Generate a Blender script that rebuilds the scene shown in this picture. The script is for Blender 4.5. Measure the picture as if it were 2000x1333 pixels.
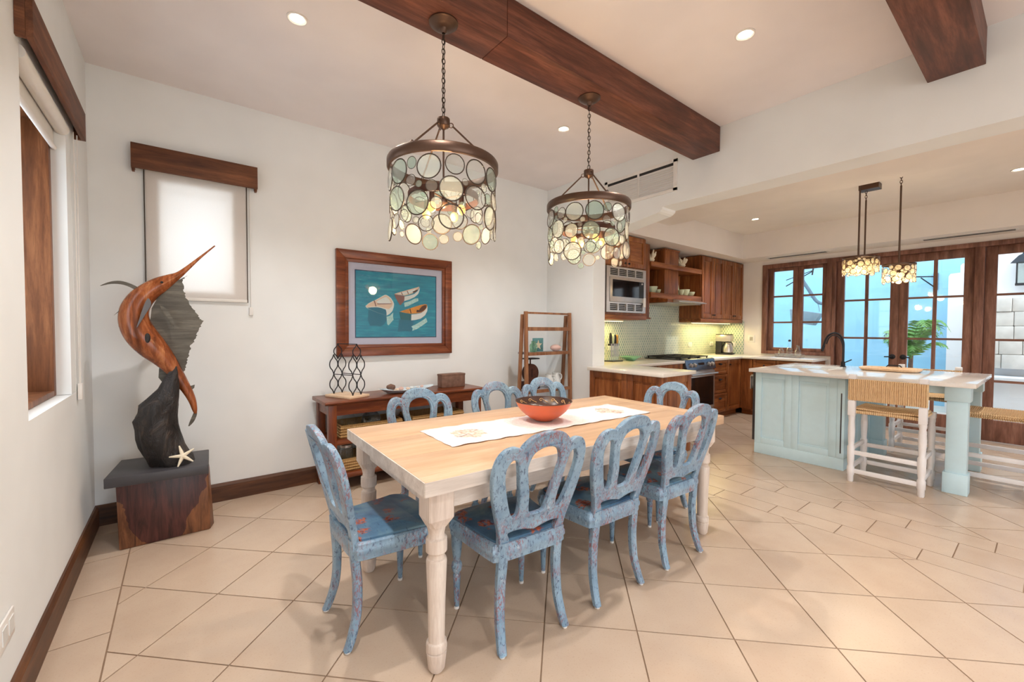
import bpy, bmesh, math, random
from mathutils import Vector, Matrix
S = bpy.context.scene
for o in list(bpy.data.objects): bpy.data.objects.remove(o)
C = S.collection
PI = math.pi
# ------------------------------------------------------------------ camera
def make_camera():
    yaw, pitch, roll = math.radians(38.03), math.radians(-1.58), math.radians(0.24)
    f0 = Vector((math.sin(yaw), math.cos(yaw), 0)); r0 = Vector((math.cos(yaw), -math.sin(yaw), 0)); u0 = Vector((0, 0, 1))
    f = math.cos(pitch)*f0 + math.sin(pitch)*u0; u = -math.sin(pitch)*f0 + math.cos(pitch)*u0
    r = math.cos(roll)*r0 + math.sin(roll)*u; u2 = -math.sin(roll)*r0 + math.cos(roll)*u
    m = Matrix(((r.x, u2.x, -f.x, 0), (r.y, u2.y, -f.y, 0), (r.z, u2.z, -f.z, 1.30), (0, 0, 0, 1)))
    cd = bpy.data.cameras.new('camera'); cd.sensor_width = 36; cd.lens = 826.5/2000*36; cd.clip_start = 0.03
    co = bpy.data.objects.new('camera', cd); C.objects.link(co); co.matrix_world = m
    S.camera = co
make_camera()
# ------------------------------------------------------------------ world, sun, exposure
W = bpy.data.worlds.new('sky'); S.world = W; W.use_nodes = True
bg = W.node_tree.nodes['Background']; bg.inputs[0].default_value = (0.88, 0.945, 1.0, 1); bg.inputs[1].default_value = 3.0
S.view_settings.view_transform = 'Standard'; S.view_settings.look = 'None'
S.view_settings.exposure = 0.45; S.view_settings.gamma = 1.0; S.view_settings.use_curve_mapping = False
S.cycles.max_bounces = 8; S.cycles.glossy_bounces = 3; S.cycles.caustics_reflective = False; S.cycles.caustics_refractive = False
S.cycles.use_light_tree = False; S.cycles.use_adaptive_sampling = True; S.cycles.adaptive_threshold = 0.03
DOWN_W = 66.0     # recessed ceiling spots
BULB_W = 3.0      # chandelier bulbs
# ------------------------------------------------------------------ materials
def srgb(r, g, b):
    def f(c):
        c /= 255.0
        return c/12.92 if c <= .04045 else ((c+.055)/1.055)**2.4
    return (f(r), f(g), f(b), 1)
MATS = {}
class NT:
    def __init__(s, name):
        s.m = bpy.data.materials.new(name); s.m.use_nodes = True; s.t = s.m.node_tree; s.n = s.t.nodes
        s.b = s.n['Principled BSDF']; s.out = s.n['Material Output']; MATS[name] = s.m
    def add(s, t, **k):
        n = s.n.new(t)
        for a, v in k.items(): setattr(n, a, v)
        return n
    def link(s, a, b): s.t.links.new(a, b)
    def coord(s, scale=(1, 1, 1), kind='Object', rot=(0, 0, 0)):
        tc = s.add('ShaderNodeTexCoord'); mp = s.add('ShaderNodeMapping')
        mp.inputs['Scale'].default_value = scale; mp.inputs['Rotation'].default_value = rot
        s.link(tc.outputs[kind], mp.inputs['Vector']); return mp.outputs[0]
    def noise(s, vec, scale=5, detail=4, rough=.55, dist=0):
        n = s.add('ShaderNodeTexNoise'); n.inputs['Scale'].default_value = scale; n.inputs['Detail'].default_value = detail
        n.inputs['Roughness'].default_value = rough; n.inputs['Distortion'].default_value = dist
        s.link(vec, n.inputs['Vector']); return n.outputs['Fac']
    def voro(s, vec, scale=5, feature='F1', out='Distance', rnd=1.0):
        n = s.add('ShaderNodeTexVoronoi', feature=feature); n.inputs['Scale'].default_value = scale
        n.inputs['Randomness'].default_value = rnd
        s.link(vec, n.inputs['Vector']); return n.outputs[out]
    def ramp(s, fac, stops):
        n = s.add('ShaderNodeValToRGB'); e = n.color_ramp.elements
        while len(e) > 1: e.remove(e[-1])
        e[0].position = stops[0][0]; e[0].color = stops[0][1]
        for p, c in stops[1:]:
            x = e.new(p); x.color = c
        s.link(fac, n.inputs[0]); return n.outputs[0]
    def mix(s, fac, a, b):
        n = s.add('ShaderNodeMix', data_type='RGBA')
        if isinstance(fac, (int, float)): n.inputs[0].default_value = fac
        else: s.link(fac, n.inputs[0])
        for i, v in ((6, a), (7, b)):
            if isinstance(v, tuple): n.inputs[i].default_value = v
            else: s.link(v, n.inputs[i])
        return n.outputs[2]
    def math(s, op, a, b=None):
        n = s.add('ShaderNodeMath', operation=op)
        for i, v in ((0, a), (1, b)):
            if v is None: continue
            if isinstance(v, (int, float)): n.inputs[i].default_value = v
            else: s.link(v, n.inputs[i])
        return n.outputs[0]
    def bump(s, h, strength=.2, dist=.01):
        n = s.add('ShaderNodeBump'); n.inputs['Strength'].default_value = strength; n.inputs['Distance'].default_value = dist
        s.link(h, n.inputs['Height']); s.link(n.outputs[0], s.b.inputs['Normal'])
    def fin(s, col=None, rough=.5, metal=0, spec=None):
        if col is not None:
            if isinstance(col, tuple): s.b.inputs['Base Color'].default_value = col
            else: s.link(col, s.b.inputs['Base Color'])
        if isinstance(rough, (int, float)): s.b.inputs['Roughness'].default_value = rough
        else: s.link(rough, s.b.inputs['Roughness'])
        s.b.inputs['Metallic'].default_value = metal
        if spec is not None: s.b.inputs['Specular IOR Level'].default_value = spec
        return s.m
K = lambda v: (v, v, v, 1)
def plain(name, col, rough=.5, metal=0, spec=None, var=.06, scale=14, bump=0):
    t = NT(name); v = t.coord()
    n = t.noise(v, scale, 3)
    c2 = tuple(min(1, x*(1+var)) for x in col[:3])+(1,); c1 = tuple(x*(1-var) for x in col[:3])+(1,)
    if bump: t.bump(n, bump, .004)
    return t.fin(t.ramp(n, [(.3, c1), (.7, c2)]), rough, metal, spec)
def wood(name, dark, mid, light, axis='x', rough=.45, scale=1.0, knots=True, spec=.4):
    t = NT(name); sc = {'x': (1.2, 14, 14), 'y': (14, 1.2, 14), 'z': (14, 14, 1.2)}[axis]
    v = t.coord(tuple(q*scale for q in sc))
    g = t.noise(v, 1.6, 6, .62, .6)
    sc2 = {'x': (.7, 3, 3), 'y': (3, .7, 3), 'z': (3, 3, .7)}[axis]
    v2 = t.coord(tuple(q*scale for q in sc2)); h = t.noise(v2, 1.7, 3, .5, 1.2)
    f = t.math('ADD', t.math('MULTIPLY', g, .6), t.math('MULTIPLY', h, .4))
    c = t.ramp(f, [(.34, dark), (.5, mid), (.66, light)])
    v3 = t.coord(tuple(q*scale*3.5 for q in sc)); fine = t.noise(v3, 3, 3, .7)
    c = t.mix(t.math('MULTIPLY', t.ramp(fine, [(.35, K(1)), (.55, K(0))]), .35), c, dark)
    t.bump(fine, .12, .003)
    return t.fin(c, rough, 0, spec)
def glassmat(name, tint, fres=.5, frost=0.0, rough=.03, bump=0, bscale=60, refl=.35):
    t = NT(name); t.n.remove(t.b)
    tr = t.add('ShaderNodeBsdfTransparent'); tr.inputs[0].default_value = tint
    gl = t.add('ShaderNodeBsdfGlossy'); gl.inputs['Roughness'].default_value = rough; gl.inputs[0].default_value = (1, 1, 1, 1)
    lw = t.add('ShaderNodeLayerWeight'); lw.inputs[0].default_value = fres
    fac = t.math('ADD', t.math('MULTIPLY', lw.outputs['Facing'], refl), .03)
    if bump:
        n = t.noise(t.coord(), bscale, 3); bp = t.add('ShaderNodeBump'); bp.inputs['Strength'].default_value = bump; bp.inputs['Distance'].default_value = .004
        t.link(n, bp.inputs['Height']); t.link(bp.outputs[0], gl.inputs['Normal'])
    mx = t.add('ShaderNodeMixShader'); t.link(fac, mx.inputs[0]); t.link(tr.outputs[0], mx.inputs[1]); t.link(gl.outputs[0], mx.inputs[2])
    last = mx.outputs[0]
    if frost:
        d = t.add('ShaderNodeBsdfTranslucent'); d.inputs[0].default_value = tint
        d2 = t.add('ShaderNodeBsdfDiffuse'); d2.inputs[0].default_value = tint
        a = t.add('ShaderNodeMixShader'); a.inputs[0].default_value = .5; t.link(d.outputs[0], a.inputs[1]); t.link(d2.outputs[0], a.inputs[2])
        m2 = t.add('ShaderNodeMixShader')
        nn = t.noise(t.coord(), bscale, 3); t.link(t.math('MULTIPLY', nn, 2*frost), m2.inputs[0])
        t.link(last, m2.inputs[1]); t.link(a.outputs[0], m2.inputs[2]); last = m2.outputs[0]
    t.link(last, t.out.inputs[0]); return t.m
def emit(name, col, st):
    t = NT(name); t.b.inputs['Base Color'].default_value = tuple(.6*q for q in col[:3])+(1,); t.b.inputs['Emission Color'].default_value = col
    t.b.inputs['Emission Strength'].default_value = st; return t.m
# plaster
def plaster(name, col, var=.03):
    t = NT(name); v = t.coord(); n = t.noise(v, 2.2, 2, .6)
    c1 = tuple(x*(1-var) for x in col[:3])+(1,); c2 = tuple(min(1, x*(1+var)) for x in col[:3])+(1,)

    return t.fin(t.ramp(n, [(.3, c1), (.7, c2)]), .85, 0, .2)
WALL = plaster('wall_paint', srgb(238, 240, 240)); CEIL = plaster('ceiling_paint', srgb(242, 236, 236)); KWALL = plaster('kitchen_paint', srgb(236, 228, 222))
BLUEW = plaster('courtyard_blue_paint', srgb(150, 198, 224), .05); WHITEW = plaster('courtyard_white_paint', srgb(232, 232, 236))
BEAM = wood('beam_wood', srgb(58, 30, 22), srgb(100, 55, 40), srgb(138, 84, 62), 'x', .5)
BASEB = wood('baseboard_wood_x', srgb(56, 32, 18), srgb(92, 56, 34), srgb(122, 78, 48), 'x', .45)
BASEBY = wood('baseboard_wood_y', srgb(56, 32, 18), srgb(92, 56, 34), srgb(122, 78, 48), 'y', .45)
VALX = wood('valance_wood_x', srgb(72, 42, 28), srgb(112, 68, 44), srgb(146, 94, 62), 'x', .6)
VALY = wood('valance_wood_y', srgb(72, 42, 28), srgb(112, 68, 44), srgb(146, 94, 62), 'y', .6)
WINW = wood('window_wood', srgb(78, 44, 26), srgb(126, 78, 48), srgb(166, 110, 72), 'z', .45)
DOORW = wood('door_wood', srgb(86, 52, 42), srgb(130, 88, 72), srgb(160, 116, 98), 'z', .45)
DOORWY = wood('door_wood_y', srgb(86, 52, 42), srgb(130, 88, 72), srgb(160, 116, 98), 'y', .45)
CABZ = wood('cabinet_wood_z', srgb(88, 46, 20), srgb(140, 80, 42), srgb(182, 118, 68), 'z', .35)
CABX = wood('cabinet_wood_x', srgb(88, 46, 20), srgb(140, 80, 42), srgb(182, 118, 68), 'x', .35)
CABY = wood('cabinet_wood_y', srgb(88, 46, 20), srgb(140, 80, 42), srgb(182, 118, 68), 'y', .35)
SIDEW = wood('sideboard_wood', srgb(70, 30, 12), srgb(112, 54, 26), srgb(150, 82, 44), 'x', .3)
SIDEZ = wood('sideboard_wood_z', srgb(70, 30, 12), srgb(112, 54, 26), srgb(150, 82, 44), 'z', .3)
FRAMEW = wood('picture_frame_wood', srgb(84, 38, 20), srgb(124, 64, 38), srgb(158, 92, 58), 'x', .3)
LADW = wood('ladder_wood', srgb(104, 64, 40), srgb(146, 98, 66), srgb(178, 128, 90), 'z', .5)
TABLE = wood('bleached_table_wood', srgb(184, 150, 120), srgb(205, 170, 138), srgb(218, 188, 160), 'x', .4, .7, spec=.3)
TLEG = wood('whitewashed_leg_wood', srgb(198, 180, 166), srgb(222, 206, 194), srgb(236, 226, 216), 'z', .5)
TEDGE = wood('whitewashed_edge_wood', srgb(196, 184, 174), srgb(222, 210, 200), srgb(238, 230, 222), 'x', .5)
def m_ped():
    t = NT('pedestal_wood'); v = t.coord(); sp = t.add('ShaderNodeSeparateXYZ'); t.link(v, sp.inputs[0])
    g = t.noise(t.coord((22, 22, 2.2)), 1.6, 6, .65, .8); n = t.noise(v, 6, 3, .5, .8)
    c1 = t.ramp(g, [(.35, srgb(44, 22, 20)), (.65, srgb(92, 50, 46))]); c2 = t.ramp(g, [(.35, srgb(72, 42, 28)), (.65, srgb(142, 92, 60))])
    f = t.math('ADD', t.math('ABSOLUTE', t.math('ADD', sp.outputs[0], .0)), t.math('MULTIPLY', t.math('SUBTRACT', n, .5), .16))
    k = t.math('GREATER_THAN', f, t.math('ADD', t.math('MULTIPLY', sp.outputs[2], .42), .085))
    return t.fin(t.mix(k, c1, c2), .4)
PEDW = m_ped()
SLAB = plain('pedestal_slab_dark', srgb(64, 62, 66), .45)
FISH = wood('fish_wood', srgb(80, 38, 18), srgb(150, 80, 42), srgb(200, 132, 84), 'z', .2, 1.2)
SAIL = wood('sail_dark_wood', srgb(62, 56, 48), srgb(92, 86, 76), srgb(118, 110, 98), 'x', .5, 2)
def m_drift():
    t = NT('dark_driftwood'); n = t.noise(t.coord((7, 7, 3)), 2, 6, .65, 1.2); n2 = t.noise(t.coord((40, 40, 9)), 1, 4)
    t.bump(t.math('ADD', n, t.math('MULTIPLY', n2, .3)), .9, .03)
    return t.fin(t.ramp(n, [(.3, srgb(16, 13, 12)), (.55, srgb(38, 31, 29)), (.75, srgb(84, 68, 58))]), .45, 0, .5)
DRIFT = m_drift()
FIND = plain('dark_fin', srgb(96, 92, 92), .5, .3)
STARM = plain('starfish_shell', srgb(232, 220, 196), .7)
BRONZE = plain('aged_bronze', srgb(96, 74, 62), .38, .8)
BRZDK = plain('dark_bronze_rim', srgb(70, 58, 50), .45, .6)
BLACKM = plain('black_iron', srgb(38, 38, 44), .45, .5)
STEEL = plain('brushed_steel', srgb(196, 190, 186), .3, .85)
STEELB = plain('blue_steel_panel', srgb(92, 108, 130), .25, .7)
BLKGL = plain('black_glass', srgb(14, 16, 20), .06, 0, .6)
BLACKP = plain('black_plastic', srgb(24, 24, 26), .4)
WHITEP = plain('white_plastic', srgb(236, 232, 228), .4, var=.02)
BLIND = None
COUNTER = plain('quartz_worktop', srgb(236, 228, 218), .16, 0, .55, .03, 40)
ISLTOP = plain('island_quartz', srgb(238, 232, 226), .10, 0, .6, .03, 40)
ISLP = plain('island_mint_paint', srgb(210, 238, 248), .45, var=.02)
STOOLW = plain('stool_white_paint', srgb(238, 234, 234), .45, var=.02)
CERW = plain('white_ceramic', srgb(226, 230, 230), .2)
CERG = plain('celadon_ceramic', srgb(196, 206, 176), .25)
DISHG = plain('green_dish', srgb(150, 208, 178), .3)
SHELLM = plain('shell_cream', srgb(226, 200, 178), .5, var=.2, scale=40)
PINKSH = plain('pink_shell', srgb(222, 186, 176), .4)
CERBLUE = plain('pale_blue_ceramic', srgb(206, 222, 232), .2)
OLDWOOD = plain('weathered_wood', srgb(122, 92, 78), .8, var=.25, scale=20, bump=.4)
PALEW = wood('pale_rack_wood', srgb(208, 172, 138), srgb(230, 200, 168), srgb(240, 218, 192), 'x', .5)
RUSTM = plain('rusty_iron', srgb(80, 44, 32), .7, .2, var=.3, scale=30)
GLASS = glassmat('clear_glass', (.97, .98, .98, 1), .5, refl=.06)
PANE = glassmat('window_pane_glass', (.95, .98, .99, 1), .15, refl=.12)
DISC1 = glassmat('disc_glass_clear', (.95, .98, .97, 1), .5, .02, .04, .5)
DISC2 = glassmat('disc_glass_green', (.78, .89, .85, 1), .5, .06, .06, .5)
DISC3 = glassmat('disc_glass_frost', (.90, .94, .92, 1), .5, .12, .1, .6)
AMBER = glassmat('amber_mini_glass', (.98, .90, .74, 1), .5, .35, .06, .5)
BULB = emit('warm_bulb', (1, .50, .15, 1), 1.1); BULBK = emit('warm_pendant_bulb', (1, .72, .38, 1), 3)
DLENS = emit('downlight_lens', (1, .88, .72, 1), 30)
GRASSM = plain('palm_leaf', srgb(96, 150, 62), .5, var=.3); LEAF2 = plain('young_leaf', srgb(140, 200, 90), .5, var=.2)
GREYP = plain('planter_metal', srgb(122, 140, 150), .6)
TERR = plain('terrace_concrete', srgb(206, 196, 184), .8, var=.05, scale=3)
STONEM = plain('stone_cladding', srgb(212, 206, 200), .8, var=.1, scale=8, bump=.4)
TOWEL = plain('white_towel', srgb(240, 238, 236), .9)
GROUT = plain('tile_grout', srgb(146, 120, 98), .9, var=.08, scale=30)
def m_tile():
    t = NT('floor_tile'); v = t.coord(kind='Generated'); tc = t.add('ShaderNodeObjectInfo')
    va = t.add('ShaderNodeVectorMath', operation='ADD'); t.link(t.coord(), va.inputs[0]); cb = t.add('ShaderNodeCombineXYZ')
    t.link(t.math('MULTIPLY', tc.outputs['Random'], 60), cb.inputs[0]); t.link(t.math('MULTIPLY', tc.outputs['Random'], 23), cb.inputs[1]); t.link(cb.outputs[0], va.inputs[1]); v = va.outputs[0]
    n = t.noise(v, 3, 4); sp = t.noise(v, 130, 2, .6)
    c = t.ramp(n, [(.25, srgb(192, 168, 147)), (.75, srgb(205, 183, 162))])
    c = t.mix(t.math('MULTIPLY', t.ramp(sp, [(.32, K(1)), (.42, K(0))]), .22), c, srgb(170, 140, 112))
    r = t.math('SUBTRACT', tc.outputs['Random'], .5)
    hs = t.add('ShaderNodeHueSaturation'); t.link(c, hs.inputs['Color']); t.link(t.math('ADD', t.math('MULTIPLY', r, .03), 1.0), hs.inputs['Value'])
    return t.fin(hs.outputs[0], t.ramp(n, [(.3, K(.22)), (.7, K(.27))]), 0, .45)
TILE = m_tile()
def m_chair():
    t = NT('distressed_blue_paint'); oi = t.add('ShaderNodeObjectInfo')
    va = t.add('ShaderNodeVectorMath', operation='ADD'); v = t.coord(); t.link(v, va.inputs[0])
    cb = t.add('ShaderNodeCombineXYZ'); t.link(t.math('MULTIPLY', oi.outputs['Random'], 40), cb.inputs[0]); t.link(cb.outputs[0], va.inputs[1]); v = va.outputs[0]
    n = t.noise(v, 9, 4); c = t.ramp(n, [(.3, srgb(112, 142, 168)), (.7, srgb(150, 178, 198))])
    mp = t.add('ShaderNodeMapping'); mp.inputs['Scale'].default_value = (95, 95, 38); t.link(v, mp.inputs[0])
    f1 = t.noise(mp.outputs[0], 1.0, 5, .7, .8); dots = t.ramp(f1, [(.54, K(0)), (.62, K(1))])
    c = t.mix(t.math('MULTIPLY', dots, .75), c, srgb(58, 70, 98))
    big = t.noise(v, 5, 3); rm = t.math('MULTIPLY', t.ramp(t.noise(mp.outputs[0], .8, 4, .65, 1.5), [(.50, K(0)), (.57, K(1))]), t.ramp(big, [(.47, K(0)), (.60, K(1))]))
    c = t.mix(t.math('MULTIPLY', rm, .75), c, srgb(150, 84, 80))
    wm = t.ramp(t.noise(mp.outputs[0], .6, 3, .6, 1), [(.64, K(0)), (.70, K(1))]); c = t.mix(t.math('MULTIPLY', wm, .5), c, srgb(206, 216, 224))
    t.bump(f1, .25, .003)
    return t.fin(c, .35, 0, .45)
CHAIRM = m_chair()
def m_seat():
    t = NT('floral_seat_paint'); oi = t.add('ShaderNodeObjectInfo')
    va = t.add('ShaderNodeVectorMath', operation='ADD'); v = t.coord(); t.link(v, va.inputs[0])
    cb = t.add('ShaderNodeCombineXYZ'); t.link(t.math('MULTIPLY', oi.outputs['Random'], 17), cb.inputs[0]); t.link(cb.outputs[0], va.inputs[1]); v = va.outputs[0]
    n = t.noise(v, 4, 4, .6, 1); c = t.ramp(n, [(.3, srgb(50, 82, 114)), (.5, srgb(82, 118, 146)), (.7, srgb(120, 148, 156))])
    wob = t.add('ShaderNodeVectorMath', operation='ADD'); nz = t.add('ShaderNodeTexNoise'); nz.inputs['Scale'].default_value = 30
    t.link(v, nz.inputs['Vector']); sc = t.add('ShaderNodeVectorMath', operation='SCALE'); sc.inputs['Scale'].default_value = .05
    t.link(nz.outputs['Color'], sc.inputs[0]); t.link(v, wob.inputs[0]); t.link(sc.outputs[0], wob.inputs[1])
    fl = t.ramp(t.voro(wob.outputs[0], 8.5), [(.28, K(1)), (.36, K(0))]); brk = t.ramp(t.noise(v, 60, 3), [(.40, K(0)), (.5, K(1))])
    fc = t.ramp(t.noise(v, 34, 3), [(.4, srgb(150, 66, 50)), (.5, srgb(192, 104, 70)), (.62, srgb(96, 50, 60))])
    c = t.mix(t.math('MULTIPLY', fl, brk), c, fc)
    lf = t.ramp(t.noise(t.coord((20, 90, 20)), 1, 4, .7), [(.60, K(0)), (.68, K(1))]); c = t.mix(t.math('MULTIPLY', lf, .7), c, srgb(34, 46, 74))
    return t.fin(c, .3, 0, .4)
SEATM = m_seat()
def m_weave(name, c1, c2, sx=150, rough=.8):
    t = NT(name); v = t.coord((1, 1, 1)); w = t.add('ShaderNodeTexWave', wave_type='BANDS', bands_direction='X'); w.inputs['Scale'].default_value = sx/6.28
    w.inputs['Distortion'].default_value = 2; w.inputs['Detail'].default_value = 2; t.link(v, w.inputs['Vector'])
    n = t.noise(v, 40, 3); f = t.math('ADD', t.math('MULTIPLY', w.outputs['Fac'], .6), t.math('MULTIPLY', n, .5))
    t.bump(w.outputs['Fac'], .5, .004)
    return t.fin(t.ramp(f, [(.25, c1), (.75, c2)]), rough, 0, .2)
WEAVE = m_weave('woven_rush', srgb(190, 152, 110), srgb(234, 202, 158)); BASK = m_weave('basket_weave', srgb(130, 96, 58), srgb(206, 168, 114), 260)
def m_blind():
    t = NT('roller_blind_fabric'); t.n.remove(t.b)
    a = t.add('ShaderNodeBsdfTranslucent'); a.inputs[0].default_value = srgb(250, 246, 242)
    b = t.add('ShaderNodeBsdfDiffuse'); b.inputs[0].default_value = srgb(248, 242, 238)
    tr = t.add('ShaderNodeBsdfTransparent'); tr.inputs[0].default_value = (1, .98, .96, 1)
    m1 = t.add('ShaderNodeMixShader'); m1.inputs[0].default_value = .5; t.link(a.outputs[0], m1.inputs[1]); t.link(b.outputs[0], m1.inputs[2])
    w = t.noise(t.coord((400, 400, 400)), 1, 1); m2 = t.add('ShaderNodeMixShader'); t.link(t.ramp(w, [(.3, K(.10)), (.7, K(.2))]), m2.inputs[0])
    t.link(m1.outputs[0], m2.inputs[1]); t.link(tr.outputs[0], m2.inputs[2]); t.link(m2.outputs[0], t.out.inputs[0]); return t.m
BLIND = m_blind()
BLINDOP = plain('blind_roll_fabric', srgb(232, 228, 222), .8, var=.02)
def m_splash():
    t = NT('rhomb_mosaic'); v = t.coord((1, 1, 1)); sp = t.add('ShaderNodeSeparateXYZ'); t.link(v, sp.inputs[0])
    h = t.math('ADD', sp.outputs[0], sp.outputs[1])
    a = t.math('FRACT', t.math('MULTIPLY', t.math('ADD', t.math('MULTIPLY', h, 1.0), t.math('MULTIPLY', sp.outputs[2], .62)), 22.0))
    b = t.math('FRACT', t.math('MULTIPLY', t.math('SUBTRACT', t.math('MULTIPLY', h, 1.0), t.math('MULTIPLY', sp.outputs[2], .62)), 22.0))
    ga = t.math('LESS_THAN', t.math('ABSOLUTE', t.math('SUBTRACT', a, .5)), .37); gb = t.math('LESS_THAN', t.math('ABSOLUTE', t.math('SUBTRACT', b, .5)), .37)
    g = t.math('MULTIPLY', ga, gb); n = t.noise(v, 9, 2)
    tc = t.ramp(n, [(.3, srgb(140, 166, 158)), (.7, srgb(176, 192, 176))])
    t.bump(g, .3, .003)
    return t.fin(t.mix(g, srgb(228, 226, 210), tc), .2, 0, .5)
SPLASH = m_splash()
def m_runner():
    t = NT('linen_runner'); v = t.coord(); sp = t.add('ShaderNodeSeparateXYZ'); t.link(v, sp.inputs[0])
    ax = t.math('ABSOLUTE', sp.outputs[0]); y = sp.outputs[1]
    dx = t.math('DIVIDE', t.math('SUBTRACT', ax, .53), .15); dy = t.math('DIVIDE', y, .14)
    d = t.math('ADD', t.math('MULTIPLY', dx, dx), t.math('MULTIPLY', dy, dy))
    n = t.noise(v, 14, 4, .6, .6); n2 = t.noise(v, 55, 3, .6)
    ink = t.math('MULTIPLY', t.ramp(t.math('ADD', d, t.math('MULTIPLY', n, 1.2)), [(.95, K(1)), (1.6, K(0))]), t.ramp(n2, [(.36, K(.25)), (.6, K(.9))]))
    base = t.ramp(t.noise(v, 90, 2), [(.3, srgb(224, 212, 208)), (.7, srgb(238, 230, 228))])
    ic = t.ramp(n, [(.35, srgb(112, 98, 84)), (.48, srgb(206, 158, 132)), (.62, srgb(214, 182, 160))])
    cr = t.math('LESS_THAN', t.math('ABSOLUTE', t.math('SUBTRACT', t.math('FRACT', t.math('MULTIPLY', sp.outputs[0], 4.4)), .5)), .02)
    c = t.mix(t.math('MULTIPLY', cr, .5), base, srgb(246, 242, 240))
    return t.fin(t.mix(ink, c, ic), .85, 0, .1)
RUNM = m_runner()
def m_sea():
    t = NT('painted_sea'); v = t.coord((3, 1, 26)); n = t.noise(v, 2, 4, .6, .5); n2 = t.noise(t.coord((1, 1, 1)), 2.5, 2)
    c = t.ramp(n, [(.3, srgb(0, 122, 156)), (.55, srgb(10, 150, 176)), (.75, srgb(60, 180, 194))])
    return t.fin(t.mix(t.math('MULTIPLY', n2, .35), c, srgb(4, 100, 140)), .5)
SEA = m_sea()
# ------------------------------------------------------------------ mesh helpers
class MB:
    def __init__(s): s.v = []; s.f = []
    def box(s, x0, x1, y0, y1, z0, z1):
        b = len(s.v)
        s.v += [(x0, y0, z0), (x1, y0, z0), (x1, y1, z0), (x0, y1, z0), (x0, y0, z1), (x1, y0, z1), (x1, y1, z1), (x0, y1, z1)]
        s.f += [tuple(b+i for i in q) for q in ((0, 3, 2, 1), (4, 5, 6, 7), (0, 1, 5, 4), (1, 2, 6, 5), (2, 3, 7, 6), (3, 0, 4, 7))]; return s
    def prism(s, pts, a, b, axis='z'):
        """polygon pts (2D) extruded from a to b along axis; x: (y,z), y: (x,z), z: (x,y)"""
        n = len(pts); k = len(s.v)
        def P(p, h): return {'z': (p[0], p[1], h), 'y': (p[0], h, p[1]), 'x': (h, p[0], p[1])}[axis]
        ar = sum(pts[i][0]*pts[(i+1) % n][1]-pts[(i+1) % n][0]*pts[i][1] for i in range(n))
        if (ar < 0) != (axis == 'y'): pts = pts[::-1]
        s.v += [P(p, a) for p in pts]+[P(p, b) for p in pts]
        s.f.append(tuple(range(k+n-1, k-1, -1))); s.f.append(tuple(range(k+n, k+2*n)))
        for i in range(n):
            j = (i+1) % n; s.f.append((k+i, k+j, k+n+j, k+n+i))
        return s
    def lathe(s, prof, cx=0, cy=0, cz=0, seg=20, cap=True):
        k = len(s.v); m = len(prof)
        for r, z in prof:
            for i in range(seg):
                a = 2*PI*i/seg; s.v.append((cx+r*math.cos(a), cy+r*math.sin(a), cz+z))
        for j in range(m-1):
            for i in range(seg):
                i2 = (i+1) % seg; s.f.append((k+j*seg+i, k+j*seg+i2, k+(j+1)*seg+i2, k+(j+1)*seg+i))
        if cap:
            s.f.append(tuple(k+i for i in range(seg-1, -1, -1))); s.f.append(tuple(k+(m-1)*seg+i for i in range(seg)))
        return s
    def tube(s, pts, r, seg=8, closed=False, flat=1.0, ref=None):
        pts = [Vector(p) for p in pts]; n = len(pts); k = len(s.v)
        rs = r if isinstance(r, (list, tuple)) else [r]*n
        up = None
        for i in range(n):
            a = pts[(i-1) % n] if (closed or i > 0) else pts[i]; b = pts[(i+1) % n] if (closed or i < n-1) else pts[i]
            t = (b-a).normalized()
            if up is None:
                up = Vector(ref) if ref else (Vector((0, 0, 1)) if abs(t.z) < .9 else Vector((1, 0, 0)))
            sd_ = t.cross(up); 
            if sd_.length < 1e-6: sd_ = t.cross(Vector((.3, .9, .2)))
            sd_.normalize(); u2 = sd_.cross(t).normalized()
            if not ref: up = u2
            for q in range(seg):
                an = 2*PI*q/seg
                s.v.append(tuple(pts[i]+sd_*(rs[i]*math.cos(an)*flat)+u2*(rs[i]*math.sin(an))))
        m = n if closed else n-1
        for i in range(m):
            j = (i+1) % n
            for q in range(seg):
                q2 = (q+1) % seg; s.f.append((k+i*seg+q, k+i*seg+q2, k+j*seg+q2, k+j*seg+q))
        if not closed:
            s.f.append(tuple(k+q for q in range(seg-1, -1, -1))); s.f.append(tuple(k+(n-1)*seg+q for q in range(seg)))
        return s
    def ball(s, c, r, seg=12, rings=8, sc=(1, 1, 1)):
        k = len(s.v)
        for j in range(1, rings):
            th = PI*j/rings
            for i in range(seg):
                a = 2*PI*i/seg; s.v.append((c[0]+r*sc[0]*math.sin(th)*math.cos(a), c[1]+r*sc[1]*math.sin(th)*math.sin(a), c[2]-r*sc[2]*math.cos(th)))
        s.v += [(c[0], c[1], c[2]-r*sc[2]), (c[0], c[1], c[2]+r*sc[2])]; b = len(s.v)-2
        for j in range(rings-2):
            for i in range(seg):
                i2 = (i+1) % seg; s.f.append((k+j*seg+i, k+j*seg+i2, k+(j+1)*seg+i2, k+(j+1)*seg+i))
        for i in range(seg):
            i2 = (i+1) % seg; s.f.append((b, k+i2, k+i)); s.f.append((b+1, k+(rings-2)*seg+i, k+(rings-2)*seg+i2))
        return s
    def quad(s, *p):
        k = len(s.v); s.v += [tuple(q) for q in p]; s.f.append(tuple(range(k, k+len(p)))); return s
    def xf(s, m, start=0):
        for i in range(start, len(s.v)): s.v[i] = tuple(m @ Vector(s.v[i]))
        return s
def B(*a): return MB().box(*a)
ORG = {}
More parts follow.
